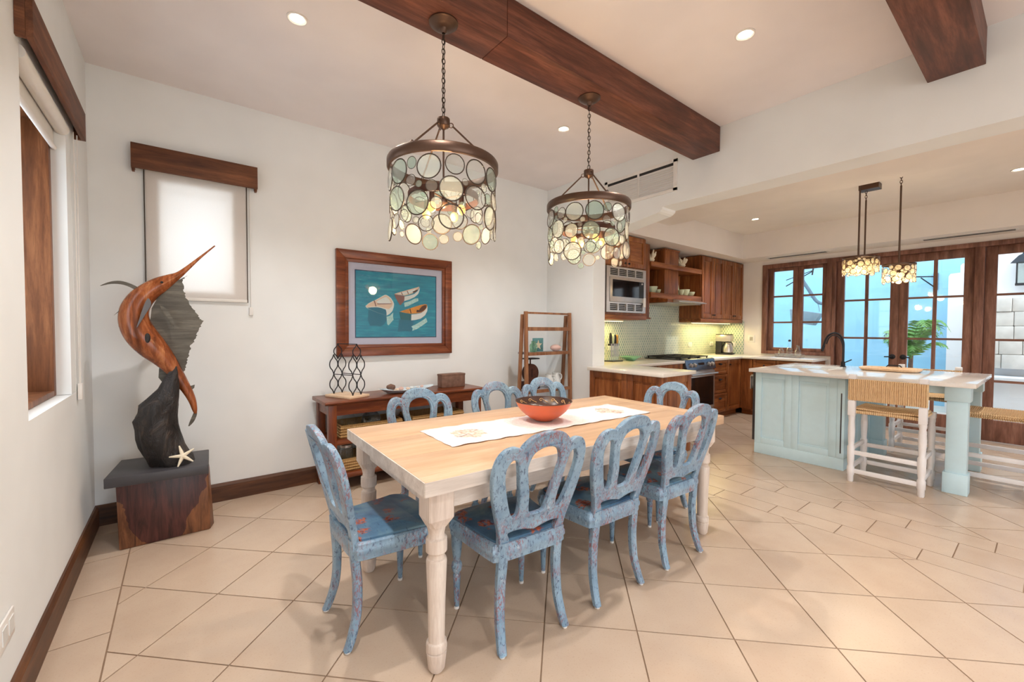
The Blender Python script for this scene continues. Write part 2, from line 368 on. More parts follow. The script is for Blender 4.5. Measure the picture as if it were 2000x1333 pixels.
def obj(name, mb, mat, parent=None, smooth=False, bevel=0, bseg=2, wn=True):
    org = ORG.get(parent.name, Vector()) if parent else Vector()
    if isinstance(mb, bpy.types.Mesh): me = mb
    else:
        me = bpy.data.meshes.new(name)
        me.from_pydata([(v[0]-org.x, v[1]-org.y, v[2]-org.z) for v in mb.v], [], mb.f); me.update()
    if mat and not me.materials: me.materials.append(mat)
    if bevel:
        bm = bmesh.new(); bm.from_mesh(me)
        bmesh.ops.recalc_face_normals(bm, faces=bm.faces)
        es = [e for e in bm.edges if len(e.link_faces) == 2 and e.calc_face_angle(0) > .6]
        bmesh.ops.bevel(bm, geom=es, offset=bevel, segments=bseg, affect='EDGES', profile=.5, clamp_overlap=True)
        bm.to_mesh(me); bm.free()
    if smooth or bevel:
        for p in me.polygons: p.use_smooth = True
        me.set_sharp_from_angle(angle=math.radians(40))
    o = bpy.data.objects.new(name, me); C.objects.link(o)
    if parent: o.parent = parent
    ORG[o.name] = org
    return o
def tag(o, label, cat=None, group=None, kind=None):
    o['label'] = label
    if cat: o['category'] = cat
    if group: o['group'] = group
    if kind: o['kind'] = kind
    return o
def thing(name, label, cat, loc=(0, 0, 0), rotz=0, group=None, local=False):
    """Empty at the thing's base; world-built parts are shifted by loc, local=True parts are built around the origin"""
    o = bpy.data.objects.new(name, None); C.objects.link(o); o.empty_display_size = .05
    o.location = loc; o.rotation_euler = (0, 0, rotz); ORG[o.name] = Vector() if local else Vector(loc)
    return tag(o, label, cat, group)
def struct(name, mb=None, mat=None, loc=(0, 0, 0)):
    if mb is None:
        o = bpy.data.objects.new(name, None); C.objects.link(o); o.location = loc; ORG[o.name] = Vector(loc)
    else: o = obj(name, mb, mat)
    o['kind'] = 'structure'; return o
def copy_tree(o, parent=None):
    c = o.copy(); C.objects.link(c); c.parent = parent
    for ch in list(o.children): copy_tree(ch, c)
    return c
def place(proto, first, loc, rotz, label, group=None):
    o = proto if first else copy_tree(proto)
    o.location = loc; o.rotation_euler = (0, 0, rotz); o['label'] = label
    if group: o['group'] = group
    return o
def curve_mesh(name, loops, ext, bev, remap):
    cu = bpy.data.curves.new(name, 'CURVE'); cu.dimensions = '2D'; cu.fill_mode = 'BOTH'; cu.extrude = ext; cu.bevel_depth = bev; cu.bevel_resolution = 1
    for L in loops:
        sp = cu.splines.new('POLY'); sp.points.add(len(L)-1); sp.use_cyclic_u = True
        for p, q in zip(sp.points, L): p.co = (q[0], q[1], 0, 1)
    ob = bpy.data.objects.new(name, cu); C.objects.link(ob)
    dg = bpy.context.evaluated_depsgraph_get(); dg.update()
    me = bpy.data.meshes.new_from_object(ob.evaluated_get(dg)); bpy.data.objects.remove(ob); bpy.data.curves.remove(cu)
    for v in me.vertices: v.co = remap(v.co)
    me.update(); return me
def crom(P, n=8, closed=False):
    out = []; m = len(P); rng = m if closed else m-1
    for i in range(rng):
        g = lambda k: P[k % m] if closed else P[min(max(k, 0), m-1)]
        p0, p1, p2, p3 = g(i-1), g(i), g(i+1), g(i+2)
        for j in range(n):
            t = j/n
            out.append(tuple(.5*((2*b)+(c-a)*t+(2*a-5*b+4*c-d)*t*t+(-a+3*b-3*c+d)*t**3) for a, b, c, d in zip(p0, p1, p2, p3)))
    if not closed: out.append(tuple(P[-1]))
    return out
def light(name, kind, loc, energy, color, parent=None, size=.05, spot=None, blend=.5, size_y=None, rot=None):
    d = bpy.data.lights.new(name, kind); d.energy = energy; d.color = color
    if kind == 'SPOT': d.spot_size = spot; d.spot_blend = blend; d.shadow_soft_size = size
    elif kind == 'POINT': d.shadow_soft_size = size
    elif kind == 'AREA':
        d.size = size
        if size_y: d.shape = 'RECTANGLE'; d.size_y = size_y
    o = bpy.data.objects.new(name, d); C.objects.link(o)
    org = ORG.get(parent.name, Vector()) if parent else Vector()
    o.location = Vector(loc)-org
    if rot: o.rotation_euler = rot
    if parent: o.parent = parent
    return o
# ------------------------------------------------------------------ room shell
XL, YB, CZ, XH = -.458, 3.83, 2.985, 3.535
YF = -3.4                     # unseen rear end, left partly open to let sky light in
XD, YR = 7.45, 3.59           # kitchen: garden-door wall and range wall
ZT, ZN, ZS = 2.79, 2.62, 2.42  # kitchen tray ceiling, near ceiling, soffit
struct('ground_light_bounce', B(-14, 26, -16, YF-.001, -.12, -.03), TERR)  # unseen pale ground, added to bounce light up to the ceiling
struct('ground_courtyard', B(7.66, 26, YF, 16, -.12, -.03), TERR)
# left wall with a deep window recess
m = MB(); wy0, wy1, wz0, wz1 = 2.375, 3.30, .945, 2.36
m.box(XL-.32, XL, YF, wy0, 0, CZ); m.box(XL-.32, XL, wy1, YB+.25, 0, CZ); m.box(XL-.32, XL, wy0, wy1, 0, wz0); m.box(XL-.32, XL, wy0, wy1, wz1, CZ)
struct('wall_left', m, WALL)
# back wall with small window
bx0, bx1, bz0, bz1 = -.10, .31, 1.565, 2.31
m = MB(); m.box(XL, bx0, YB, YB+.25, 0, CZ); m.box(bx1, XH+.2, YB, YB+.25, 0, CZ); m.box(bx0, bx1, YB, YB+.25, 0, bz0); m.box(bx0, bx1, YB, YB+.25, bz1, CZ)
struct('wall_back', m, WALL)
m = MB(); m.box(XL-.32, 3.3, YF-.2, YF, 2.4, CZ); m.box(3.3, XD+.2, YF-.2, YF, 0, 3.0)
struct('wall_light_block', m, WALL)  # unseen rear wall, added to cut the daylight entering from behind
struct('ceiling', B(XL-.32, XH+.02, YF, YB+.25, CZ, CZ+.15), CEIL)
# header beam wall + stub column + corbel between dining room and kitchen
m = MB(); m.box(XH, XH+.225, YF, 3.09, 2.444, CZ); m.box(XH, XH+.195, 3.09, YB, 0, CZ)
m.prism([(2.262, 2.445), (2.268, 2.425), (2.29, 2.408), (2.315, 2.398), (2.64, 2.352), (3.095, 2.29), (3.095, 2.445)], XH, XH+.222, 'x')
struct('wall_partition', m, WALL)
# kitchen shell
struct('wall_range_side', B(XH+.1, XD+.2, YR, YR+.2, 0, 3.0), KWALL)
m = MB(); m.box(XD, XD+.2, 2.92, YR, 0, 3.0); m.box(XD, XD+.2, 1.98, 2.92, 0, .925); m.box(XD, XD+.2, -1.05, 2.92, 2.355, 3.0); m.box(XD, XD+.2, YF, -1.05, 0, 3.0)
struct('wall_courtyard', m, KWALL)
m = MB(); m.box(XH+.2, 4.88, YF, YR, ZN, ZN+.3); m.box(4.8, XD, YF, YR, ZT, ZT+.2)
struct('ceiling_kitchen', m, KWALL)
m = MB(); m.box(XH+.195, XD, 3.03, YR, ZS, ZT); m.box(6.98, XD, YF, 3.03, ZS, ZT)
struct('ceiling_soffit', m, KWALL)
# backsplash (mosaic too fine to pick apart)
m = MB(); m.box(3.73, XD, YR-.012, YR, .90, 1.72); m.box(XD-.012, XD, 3.20, YR, .90, 1.46)
struct('wall_backsplash', m, SPLASH)
# baseboards
bprof = lambda t, h: [(0, 0), (t, 0), (t, h-.02), (t*.45, h), (0, h)]
struct('baseboard_back', MB().prism([(YB-a, b) for a, b in bprof(.02, .135)], XL, XH, 'x'), BASEB)
struct('baseboard_left', MB().prism([(XL+a, b) for a, b in bprof(.02, .135)], YF, YB-.02, 'y'), BASEBY)
# ------------------------------------------------------------------ floor: every tile a piece
fl = struct('floor', B(XL-.32, XD+.2, YF, YB+.2, -.06, -.004), GROUT)
def clip(poly, a, b, c):      # keep a*x+b*y<=c
    out = []; n = len(poly)
    for i in range(n):
        p, q = poly[i], poly[(i+1) % n]; dp = a*p[0]+b*p[1]-c; dq = a*q[0]+b*q[1]-c
        if dp <= 0: out.append(p)
        if (dp < 0 < dq) or (dq < 0 < dp):
            t = dp/(dp-dq); out.append((p[0]+(q[0]-p[0])*t, p[1]+(q[1]-p[1])*t))
    return out
def area(p): return abs(sum(p[i][0]*p[(i+1) % len(p)][1]-p[(i+1) % len(p)][0]*p[i][1] for i in range(len(p))))/2
far = MB(); ntile = 0; fullmesh = {}
def add_tile(poly, key=None, cen=None):
    global ntile
    if len(poly) < 3 or area(poly) < .0015: return
    cx = sum(p[0] for p in poly)/len(poly); cy = sum(p[1] for p in poly)/len(poly)
    if cy < -.55 or (cx < 0 and cy < .3) or cx-cy > 6.6:
        far.prism(poly, -.012, 0, 'z'); return
    if key and key in fullmesh:
        o = bpy.data.objects.new('tile', fullmesh[key]); C.objects.link(o); o.parent = fl
    else:
        o = obj('tile', MB().prism([(p[0]-cx, p[1]-cy) for p in poly], -.012, 0, 'z'), TILE, fl)
        if key: fullmesh[key] = o.data
    o.location = (cx, cy, 0); ntile += 1
s2 = math.sqrt(.5); G = .003
def lattice(u0, v0, du, dv, x0, x1, y0, y1, key):
    for i in range(-22, 34):
        for j in range(-34, 26):
            ua, ub, va, vb = u0+i*du+G, u0+(i+1)*du-G, v0+j*dv+G, v0+(j+1)*dv-G
            poly = [((u-v)*s2, (u+v)*s2) for u, v in ((ua, va), (ub, va), (ub, vb), (ua, vb))]
            p2 = clip(clip(clip(clip(poly, -1, 0, -(x0+G)), 1, 0, x1-G), 0, -1, -(y0+G)), 0, 1, y1-G)
            add_tile(p2, key if len(p2) == 4 and abs(area(p2)-area(poly)) < 1e-7 else None)
lattice(1.845, -1.12, .393, .3985, -.253, 3.283, YF, YB, 'd')
lattice(3.892, -1.851, .3905, .395, 3.94, XD+.2, YF, YR, 'k')
def row(x0, x1, y0, dy):
    k0 = int((YF-y0)/dy)-1
    for k in range(k0, 12):
        a, b = max(y0+k*dy+G, YF), min(y0+(k+1)*dy-G, YB)
        if b-a > .03: add_tile([(x0+G, a), (x1-G, a), (x1-G, b), (x0+G, b)])
row(XL, -.253, 2.45, .4); row(3.283, 3.468, .838, .3895); row(3.468, 3.743, 1.104, .3895); row(3.743, 3.94, .959, .3895)
o = obj('tile_field', far, TILE, fl); o['kind'] = 'stuff'
# ------------------------------------------------------------------ ceiling beams, grille, spots
beams = ((1.735, 1.97, 'long dark wooden ceiling beam carrying both round chandeliers'), (.265, .50, 'dark wooden ceiling beam at the upper right with no lamp hung on it'))
for y0, y1, lb in beams:
    b = thing('ceiling_beam', lb, 'beam', (XL, (y0+y1)/2, 2.78), group='ceiling beams')
    xs = [XL+.001, 1.32, XH-.001] if y0 > 1 else [XL+.001, 1.9, XH-.001]
    for i in range(2):
        obj('beam_board', B(xs[i]+.0008, xs[i+1]-.0008, y0, y1, 2.78+(.0 if i else .001), CZ-.001), BEAM, b, bevel=.004)
g = thing('air_grille', 'white louvred air grille high on the wall beside the beam end', 'vent', (XH, 2.5, 2.56))
m = MB(); m.box(XH-.012, XH-.001, 2.115, 2.15, 2.56, 2.84); m.box(XH-.012, XH-.001, 2.90, 2.935, 2.56, 2.84); m.box(XH-.012, XH-.001, 2.115, 2.935, 2.815, 2.845); m.box(XH-.012, XH-.001, 2.115, 2.935, 2.555, 2.585)
obj('frame', m, WHITEP, g); obj('mullion', B(XH-.011, XH-.001, 2.515, 2.535, 2.585, 2.815), WHITEP, g)
obj('dark_slot', B(XH-.004, XH-.001, 2.15, 2.90, 2.79, 2.815), BLACKP, g)
for k in range(10):
    z = 2.59+k*.0205; obj('slat', MB().prism([(XH-.002, z+.014), (XH-.011, z), (XH-.011, z+.003), (XH-.002, z+.019)], 2.15, 2.90, 'y'), WHITEP, g)
def downlight(x, y, z, label, grp, power, spot=2.0):
    t = thing('recessed_downlight', label, 'ceiling light', (x, y, z), group=grp, local=True)
    obj('trim_ring', MB().lathe([(.036, -.001), (.052, -.001), (.052, -.006), (.046, -.008), (.036, -.004)], seg=24, cap=False), WHITEP, t, True)
    obj('lens', MB().lathe([(.036, -.0015), (.001, -.0035)], seg=20), DLENS, t)
    l = light('downlight_lamp', 'SPOT', (0, 0, -.012), power, (1, .98, .955), None, .03, spot, .7); l.parent = t
    return t
dl = [(.52, 2.57, CZ, 'round ceiling spot above the sailfish end of the dining room'), (2.55, 1.12, CZ, 'round ceiling spot between the two ceiling beams'), (2.55, 2.57, CZ, 'round ceiling spot seen between the two chandeliers'),
      (6.07, 2.49, ZT, 'small ceiling spot in the kitchen near the wall cabinets'), (6.08, .23, ZT, 'small kitchen ceiling spot at the right edge of the picture')]
for x, y, z, lb in dl: downlight(x, y, z, lb, 'ceiling spots', DOWN_W if z > 2.8 else DOWN_W*1.15)
for x, y in ((.52, 1.12), (.52, -.6), (2.55, -.6), (2.55, -2.2), (.52, -2.2)): downlight(x, y, CZ, 'unseen round ceiling spot lighting the room', 'ceiling spots behind the viewpoint', DOWN_W)  # first spot inferred from floor shadows; the others unseen, added as room light
for x, y in ((6.07, -1.6),): downlight(x, y, ZT, 'unseen round ceiling spot lighting the room', 'ceiling spots behind the viewpoint', DOWN_W)  # unseen spot, added for kitchen light
for y0, y1, lb in ((1.98, 2.76, 'slim slot air diffuser in the soffit above the kitchen window'), (.26, 1.03, 'slim slot air diffuser in the soffit above the glazed doors')):
    s = thing('slot_diffuser', lb, 'vent', (7.19, (y0+y1)/2, ZS))
    obj('frame', B(7.13, 7.25, y0, y1, ZS-.006, ZS-.001), WHITEP, s)
    for x in (7.15, 7.19, 7.22): obj('slot', B(x, x+.016, y0+.02, y1-.02, ZS-.008, ZS-.0055), BLACKP, s)
# ------------------------------------------------------------------ windows of the dining room
w1 = struct('window_1', None, loc=(XL-.16, (wy0+wy1)/2, wz0))
m = MB(); a, b_, c_, d_ = wy0+.002, wy1-.16, wz0+.002, wz1-.002
fx0, fx1 = XL-.30, XL-.056
m.box(fx0, fx1, b_, b_+.045, c_, d_); m.box(fx0, fx1, a, a+.03, c_, d_); m.box(fx0, fx1, a, b_, d_-.03, d_); m.box(fx0, fx1, a, b_, c_, c_+.03)
fr = obj('frame', m, WINW, w1, bevel=.004)
obj('plaster_reveal', B(fx0, XL-.001, b_+.045, wy1-.001, c_, d_), WALL, w1)
m = MB(); m.box(fx0+.02, fx0+.06, a+.03, a+.09, c_+.03, d_-.03); m.box(fx0+.02, fx0+.06, b_-.06, b_, c_+.03, d_-.03); m.box(fx0+.02, fx0+.06, a+.09, b_-.06, c_+.03, c_+.10); m.box(fx0+.02, fx0+.06, a+.09, b_-.06, d_-.10, d_-.03)
sa = obj('sash', m, WINW, w1, bevel=.003)
obj('pane', B(fx0+.037, fx0+.042, a+.09, b_-.06, c_+.10, d_-.10), PANE, sa)
for z in (1.42, 1.86): obj('glazing_bar', B(fx0+.028, fx0+.052, a+.09, b_-.06, z-.012, z+.012), WINW, sa)
w2 = struct('window_2', None, loc=((bx0+bx1)/2, YB+.1, bz0))
m = MB(); m.box(bx0, bx0+.03, YB+.14, YB+.2, bz0, bz1); m.box(bx1-.03, bx1, YB+.14, YB+.2, bz0, bz1); m.box(bx0, bx1, YB+.14, YB+.2, bz0, bz0+.03); m.box(bx0, bx1, YB+.14, YB+.2, bz1-.03, bz1)
obj('frame', m, WHITEP, w2); obj('pane', B(bx0+.03, bx1-.03, YB+.165, YB+.17, bz0+.03, bz1-.03), PANE, w2)
# neighbouring roof slope outside the small window
nr = thing('neighbour_roof', 'pale sloping roof edge seen faintly through the small blind', 'roof', (1.2, 7.5, 0))
obj('eaves', MB().prism([(-3, 4.0), (4, 2.0), (4, 1.86), (-3, 3.86)], 7.4, 9.0, 'y'), WHITEW, nr)
obj('gable_wall', MB().prism([(-3, 0), (4, 0), (4, 1.86), (-3, 3.86)], 7.6, 9.0, 'y'), WHITEW, nr)
# valances and roller blinds
v = thing('window_valance', 'dark wooden blind box over the tall left window', 'valance', (XL, 2.85, 2.36), group='window valances')
vy0, vy1 = 2.322, 3.41
obj('front_board', B(XL+.028, XL+.048, vy0, vy1, 2.355, 2.51), VALY, v, bevel=.002)
obj('end_board', B(XL+.001, XL+.028, vy0, vy0+.018, 2.355, 2.51), VALX, v); obj('end_board', B(XL+.001, XL+.028, vy1-.018, vy1, 2.355, 2.51), VALX, v); obj('top_board', B(XL+.001, XL+.028, vy0+.018, vy1-.018, 2.49, 2.51), VALY, v)
r = thing('roller_blind', 'rolled-up white roller blind inside the tall left window', 'blind', (XL, 2.85, 2.28), group='roller blinds')
obj('roll', MB().tube([(XL-.014, wy0+.01, 2.325), (XL-.014, wy1-.12, 2.325)], .030, 16), BLINDOP, r, True)
obj('hanging_fabric', B(XL-.046, XL-.044, wy0+.01, wy1-.12, 2.225, 2.325), BLINDOP, r)
obj('bottom_bar', MB().tube([(XL-.043, wy0+.01, 2.222), (XL-.043, wy1-.12, 2.222)], .011, 10), WHITEP, r, True)
m = MB(); m.tube([(XL+.012, 3.30, 2.36), (XL+.012, 3.315, .99)], .0025, 6); m.tube([(XL+.02, 3.345, 2.36), (XL+.014, 3.33, .99)], .0025, 6)
cd_ = obj('pull_cord', m, WHITEP, r); obj('cord_weight', B(XL+.004, XL+.022, 3.305, 3.34, .90, .99), WHITEP, cd_, bevel=.003)
v = thing('window_valance', 'dark wooden blind box over the small back window behind the sailfish', 'valance', (.115, YB, 2.35), group='window valances')
obj('front_board', B(-.245, .475, YB-.075, YB-.055, 2.36, 2.522), VALX, v, bevel=.002)
for x in (-.245, .457):
    e = obj('end_board', B(x, x+.018, YB-.055, YB-.001, 2.36, 2.522), VALY, v); obj('bracket', B(x+.002, x+.016, YB-.05, YB-.012, 2.345, 2.36), VALY, e)
obj('top_board', B(-.227, .457, YB-.055, YB-.001, 2.504, 2.522), VALX, v)
r = thing('roller_blind', 'translucent cream roller blind lowered over the small back window', 'blind', (.115, YB, 1.5), group='roller blinds')
obj('roll', MB().tube([(-.19, YB-.032, 2.44), (.42, YB-.032, 2.44)], .020, 14), BLINDOP, r, True)
obj('fabric', B(-.178, .405, YB-.0150, YB-.0135, 1.515, 2.44), BLIND, r)
obj('bottom_bar', B(-.178, .405, YB-.022, YB-.006, 1.495, 1.517), BLINDOP, r, bevel=.004)
for x in (-.184, .407): obj('guide_wire', B(x-.003, x+.003, YB-.02, YB-.012, 1.495, 2.44), BRZDK, r)
cd_ = obj('pull_cord', MB().tube([(.428, YB-.012, 2.40), (.428, YB-.012, 1.46)], .0025, 6), WHITEP, r); obj('cord_weight', B(.415, .441, YB-.02, YB-.006, 1.40, 1.46), WHITEP, cd_, bevel=.003)
oo = thing('wall_outlet', 'white socket plate low on the left wall', 'socket', (XL, 2.0, .3))
obj('plate', B(XL+.001, XL+.008, 1.96, 2.11, .285, .375), WHITEP, oo, bevel=.002)
for y in (1.985, 2.05): obj('socket_face', B(XL+.008, XL+.010, y, y+.045, .305, .355), CERW, oo)
# ------------------------------------------------------------------ dining table
T0 = (1.695, 1.795); TA = math.radians(-2.0)
t = thing('dining_table', 'long bleached wooden dining table with turned legs', 'table', (T0[0], T0[1], 0), TA, local=True)
hl, hw, zt = 1.015, .493, .762
plk = [(-hw, -.165), (-.165, .165), (.165, hw)]
tp = obj('tabletop', B(-hl+.004, hl-.10, -hw+.004, hw-.004, zt-.054, zt-.004), TEDGE, t)
for y0, y1 in plk: obj('plank', B(-hl+.002, hl-.104, y0+.0004, y1-.0004, zt-.05, zt), TABLE, tp, bevel=.002)
obj('breadboard_end', B(hl-.1032, hl, -hw, hw, zt-.053, zt-.0002), TABLE, tp, bevel=.002)
m = MB(); m.box(-hl, hl-.105, -hw-.002, -hw+.0035, zt-.054, zt-.0015); m.box(-hl, hl-.105, hw-.0035, hw+.002, zt-.054, zt-.0015); m.box(-hl-.002, -hl+.0035, -hw, hw, zt-.054, zt-.0015)
obj('edge_band', m, TEDGE, tp)
for s_ in (-1, 1):
    obj('apron', B(-hl+.14, hl-.14, s_*(hw-.085)-.011, s_*(hw-.085)+.011, zt-.145, zt-.054), TEDGE, t); obj('apron', B(s_*(hl-.085)-.011, s_*(hl-.085)+.011, -hw+.14, hw-.14, zt-.145, zt-.054), TEDGE, t)
prof = [(.024, 0), (.032, .012), (.037, .06), (.039, .076), (.034, .079), (.039, .084), (.040, .10), (.038, .114), (.031, .118), (.031, .13), (.033, .25), (.038, .38), (.0395, .425), (.037, .435), (.031, .438), (.031, .452), (.034, .457), (.040, .463), (.0405, .49), (.040, .512), (.032, .517), (.030, .53), (.034, .55), (.038, .562)]
for sx in (-1, 1):
    for sy in (-1, 1):
        lx, ly = sx*(hl-.085), sy*(hw-.085)
        lg = obj('leg', MB().lathe(prof, lx, ly, 0, 24), TLEG, t, True)
        mm = MB(); h = .051; k = .036
        for z, q, c in ((.561, k, .4), (.595, h, .12), (zt-.054, h, .12)):
            mm.v += [(lx+a*q, ly+b*q, z) for a, b in ((-1+c, -1), (1-c, -1), (1, -1+c), (1, 1-c), (1-c, 1), (-1+c, 1), (-1, 1-c), (-1, -1+c))]
        mm.f = [tuple(range(7, -1, -1))]+[(i+8*j, (i+1) % 8+8*j, (i+1) % 8+8*(j+1), i+8*(j+1)) for j in range(2) for i in range(8)]+[tuple(range(16, 24))]
        obj('leg_block', mm, TLEG, lg)
# ------------------------------------------------------------------ chairs
def half(P): return crom(P, 6)
def sym(R): return R+[(-x, z) for x, z in R[::-1] if abs(x) > 1e-6]
outer = half([(.158, .40), (.160, .45), (.168, .50), (.190, .57), (.214, .66), (.224, .74), (.216, .80), (.192, .838), (.158, .850), (.132, .843), (.118, .836)])+half([(.118, .838), (.100, .862), (.062, .887), (0, .898)])[1:]
inner = half([(.118, .40), (.122, .45), (.132, .475), (.128, .488), (.09, .492), (.05, .487), (0, .474)])
loop0 = outer+[(-x, z) for x, z in outer[::-1]][1:]+[(-x, z) for x, z in inner]+inner[::-1][1:]
hc = half([(0, .540), (.036, .546), (.050, .575), (.062, .65), (.082, .735), (.084, .775), (.066, .818), (.030, .838), (0, .842)])
loopc = hc+[(-x, z) for x, z in hc[::-1]][1:-1]
hs_ = crom([(.092, .552), (.120, .548), (.140, .58), (.163, .65), (.181, .73), (.178, .778), (.156, .806), (.130, .798), (.118, .765), (.104, .69), (.090, .61)], 5, True)
hs2 = [(-x, z) for x, z in hs_[::-1]]
def yrake(x, z):
    q = max(0, (z-.43)/.47); return -.168-.108*q**1.2-.016*(1-(x/.225)**2)*min(1, q*2.2)
def remap(co): return Vector((co.x, yrake(co.x, co.y)-co.z, co.y))
backm = curve_mesh('backrest', [loop0, loopc, hs_, hs2], .0085, .0055, remap)
mould = []
chair = thing('dining_chair', 'chair', 'chair', local=True)
bk = obj('backrest', backm, CHAIRM, chair, True)
# carved raised bead on the front of the loops
mb = MB()
for L, off in ((loopc, .011), (hs_, .008), (hs2, .008)):
    cx = sum(p[0] for p in L)/len(L); cz = sum(p[1] for p in L)/len(L)
    pts = []
    for i in range(len(L)):
        a, b = L[i-1], L[(i+1) % len(L)]; tx, tz = b[0]-a[0], b[1]-a[1]; ln = math.hypot(tx, tz) or 1; nx, nz = tz/ln, -tx/ln
        if nx*(L[i][0]-cx)+nz*(L[i][1]-cz) < 0: nx, nz = -nx, -nz
        x, z = L[i][0]+nx*off, L[i][1]+nz*off; pts.append((x, yrake(x, z)+.0135, z))
    mb.tube(pts, .0045, 5, True)
obj('carved_bead', mb, CHAIRM, bk, True)
def outline(wf, wr, y0, y1, bow, n=8):
    R = crom([(0, y0), (wr*.6, y0), (wr*.96, y0+.012), (wr+.012, y0+.05), (wf-.008, y1-.09), (wf, y1-.05), (wf-.02, y1-.012), (wf*.7, y1+bow*.5), (0, y1+bow)], n)
    return R+[(-x, y) for x, y in R[::-1]][1:-1]
sf = MB(); o1 = outline(.222, .176, -.185, .195, .022); o2 = outline(.226, .180, -.188, .199, .022); N = len(o1)
rings = [(outline(.212, .168, -.175, .185, .02), .362), (o1, .368), (o1, .388), (o2, .394), (o2, .412), (o1, .418), (o1, .432), (outline(.216, .170, -.179, .189, .02), .438)]
for R_, z in rings: sf.v += [(x, y, z) for x, y in R_]
for j in range(len(rings)-1):
    for i in range(N): i2 = (i+1) % N; sf.f.append((j*N+i, j*N+i2, (j+1)*N+i2, (j+1)*N+i))
sf.f.append(tuple(range(N-1, -1, -1))); sf.f.append(tuple((len(rings)-1)*N+i for i in range(N)))
obj('seat_frame', sf, CHAIRM, chair, True)
sp_ = MB(); oa = outline(.207, .161, -.168, .180, .018); ob_ = outline(.200, .154, -.160, .173, .016)
sp_.v = [(x, y, .437) for x, y in oa]+[(x, y, .447) for x, y in oa]+[(x, y, .4505) for x, y in ob_]
for j in range(2):
    for i in range(N): i2 = (i+1) % N; sp_.f.append((j*N+i, j*N+i2, (j+1)*N+i2, (j+1)*N+i))
sp_.f.append(tuple(2*N+i for i in range(N)))
obj('seat', sp_, SEATM, chair, True)
fprof = [(.011, .012), (.013, .05), (.016, .12), (.018, .16), (.015, .168), (.022, .18), (.026, .20), (.022, .218), (.015, .226), (.018, .24), (.024, .29), (.026, .335), (.026, .364)]
for s_ in (-1, 1):
    lg = obj('leg', MB().lathe(fprof, s_*.182, .165, 0, 14), CHAIRM, chair, True)
    obj('glide', MB().lathe([(.012, 0), (.012, .012)], s_*.182, .165, 0, 10), WHITEP, lg)
    P = crom([(s_*.138, -.171, .445), (s_*.140, -.166, .36), (s_*.143, -.158, .26), (s_*.149, -.163, .14), (s_*.156, -.186, .05), (s_*.160, -.203, .010)], 5)
    mm = MB(); n = len(P)
    for i, p in enumerate(P):
        w = .0225-.0055*(i/(n-1)); d = .0185-.003*(i/(n-1))
        mm.v += [(p[0]+a*w, p[1]+b*d, p[2]) for a, b in ((-1, -.6), (-.6, -1), (.6, -1), (1, -.6), (1, .6), (.6, 1), (-.6, 1), (-1, .6))]
    for i in range(n-1):
        for q in range(8): q2 = (q+1) % 8; mm.f.append((i*8+q2, i*8+q, (i+1)*8+q, (i+1)*8+q2))
    mm.f += [tuple(range(8)), tuple(range((n-1)*8+7, (n-1)*8-1, -1))]
    lg = obj('leg', mm, CHAIRM, chair, True)
    obj('glide', MB().lathe([(.012, 0), (.012, .012)], s_*.160, -.203, 0, 10), WHITEP, lg)
cg = 'distressed blue dining chairs around the table'
R_ = math.radians
chairs = [((1.162, 1.502), -5, 'distressed blue loop-back chair nearest the viewer, left one of the near long side'), ((1.684, 1.478), -2.5, 'distressed blue loop-back chair in the middle of the near long side'),
          ((2.228, 1.455), -3, 'distressed blue loop-back chair on the near long side beside the far right table leg'), ((.712, 1.872), -90, 'distressed blue loop-back chair at the left short end, floral seat showing'),
          ((2.69, 1.79), 90-2, 'distressed blue loop-back chair at the far right short end, in front of the wooden cabinet'), ((1.245, 2.35), 180-2, 'distressed blue loop-back chair across the table in front of the sideboard middle'),
          ((1.87, 2.33), 180-2, 'distressed blue loop-back chair across the table beside the sideboard right end'), ((2.352, 2.34), 180-2, 'distressed blue loop-back chair across the table in front of the ladder shelf')]
for i, (p, a, lb) in enumerate(chairs): place(chair, i == 0, (p[0], p[1], 0), R_(a), lb, cg)
# ------------------------------------------------------------------ runner and bowl
mr = MB(); nx, ny = 72, 14; random.seed(3)
for i in range(nx+1):
    for j in range(ny+1):
        x = -.715+1.43*i/nx; y = -.183+.366*j/ny
        if j in (0, ny): y += .004*math.sin(i*1.1)*(1 if j else -1)
        if i in (0, nx): x += .003*math.sin(j*1.7)
        mr.v.append((x, y, .0015+.0012*math.sin(x*28)+.001*math.sin(y*31+x*9)+(.002*abs(math.sin(i*.55)) if j in (0, ny) else 0)))
for i in range(nx):
    for j in range(ny): a = i*(ny+1)+j; mr.f.append((a, a+ny+1, a+ny+2, a+1))
ru = obj('table_runner', mr, RUNM, None, True); ru.location = (1.685, 1.812, .7635); ru.rotation_euler = (0, 0, R_(-3))
tag(ru, 'white linen table runner with sea-creature prints at both ends', 'table runner')
sol = ru.modifiers.new('thick', 'SOLIDIFY'); sol.thickness = .0012; sol.offset = 1
RBAND = plain('bowl_dark_band', srgb(70, 44, 34), .3); TERRA = plain('terracotta_glaze', srgb(214, 104, 66), .3); CREAM = plain('cream_slip', srgb(226, 180, 124), .35)
bo = thing('bowl', 'orange terracotta bowl with dark scroll-painted rim on the runner', 'bowl', (1.672, 1.833, .7695), local=True)
obj('body', MB().lathe([(.052, 0), (.056, .004), (.075, .012), (.105, .032), (.132, .055), (.150, .078), (.162, .104), (.166, .112), (.1635, .1135)], seg=40, cap=False), TERRA, bo, True)
bd = obj('painted_lining', MB().lathe([(.1645, .1132), (.158, .100), (.145, .076), (.125, .055), (.095, .035), (.05, .018), (.001, .014)], seg=40, cap=False), RBAND, bo, True)
obj('rim_edge', MB().tube([(.1655*math.cos(2*PI*i/48), .1655*math.sin(2*PI*i/48), .1125) for i in range(48)], .0022, 5, True), RBAND, bd, True)
inr = lambda z: .145+(z-.076)*.54-.0022
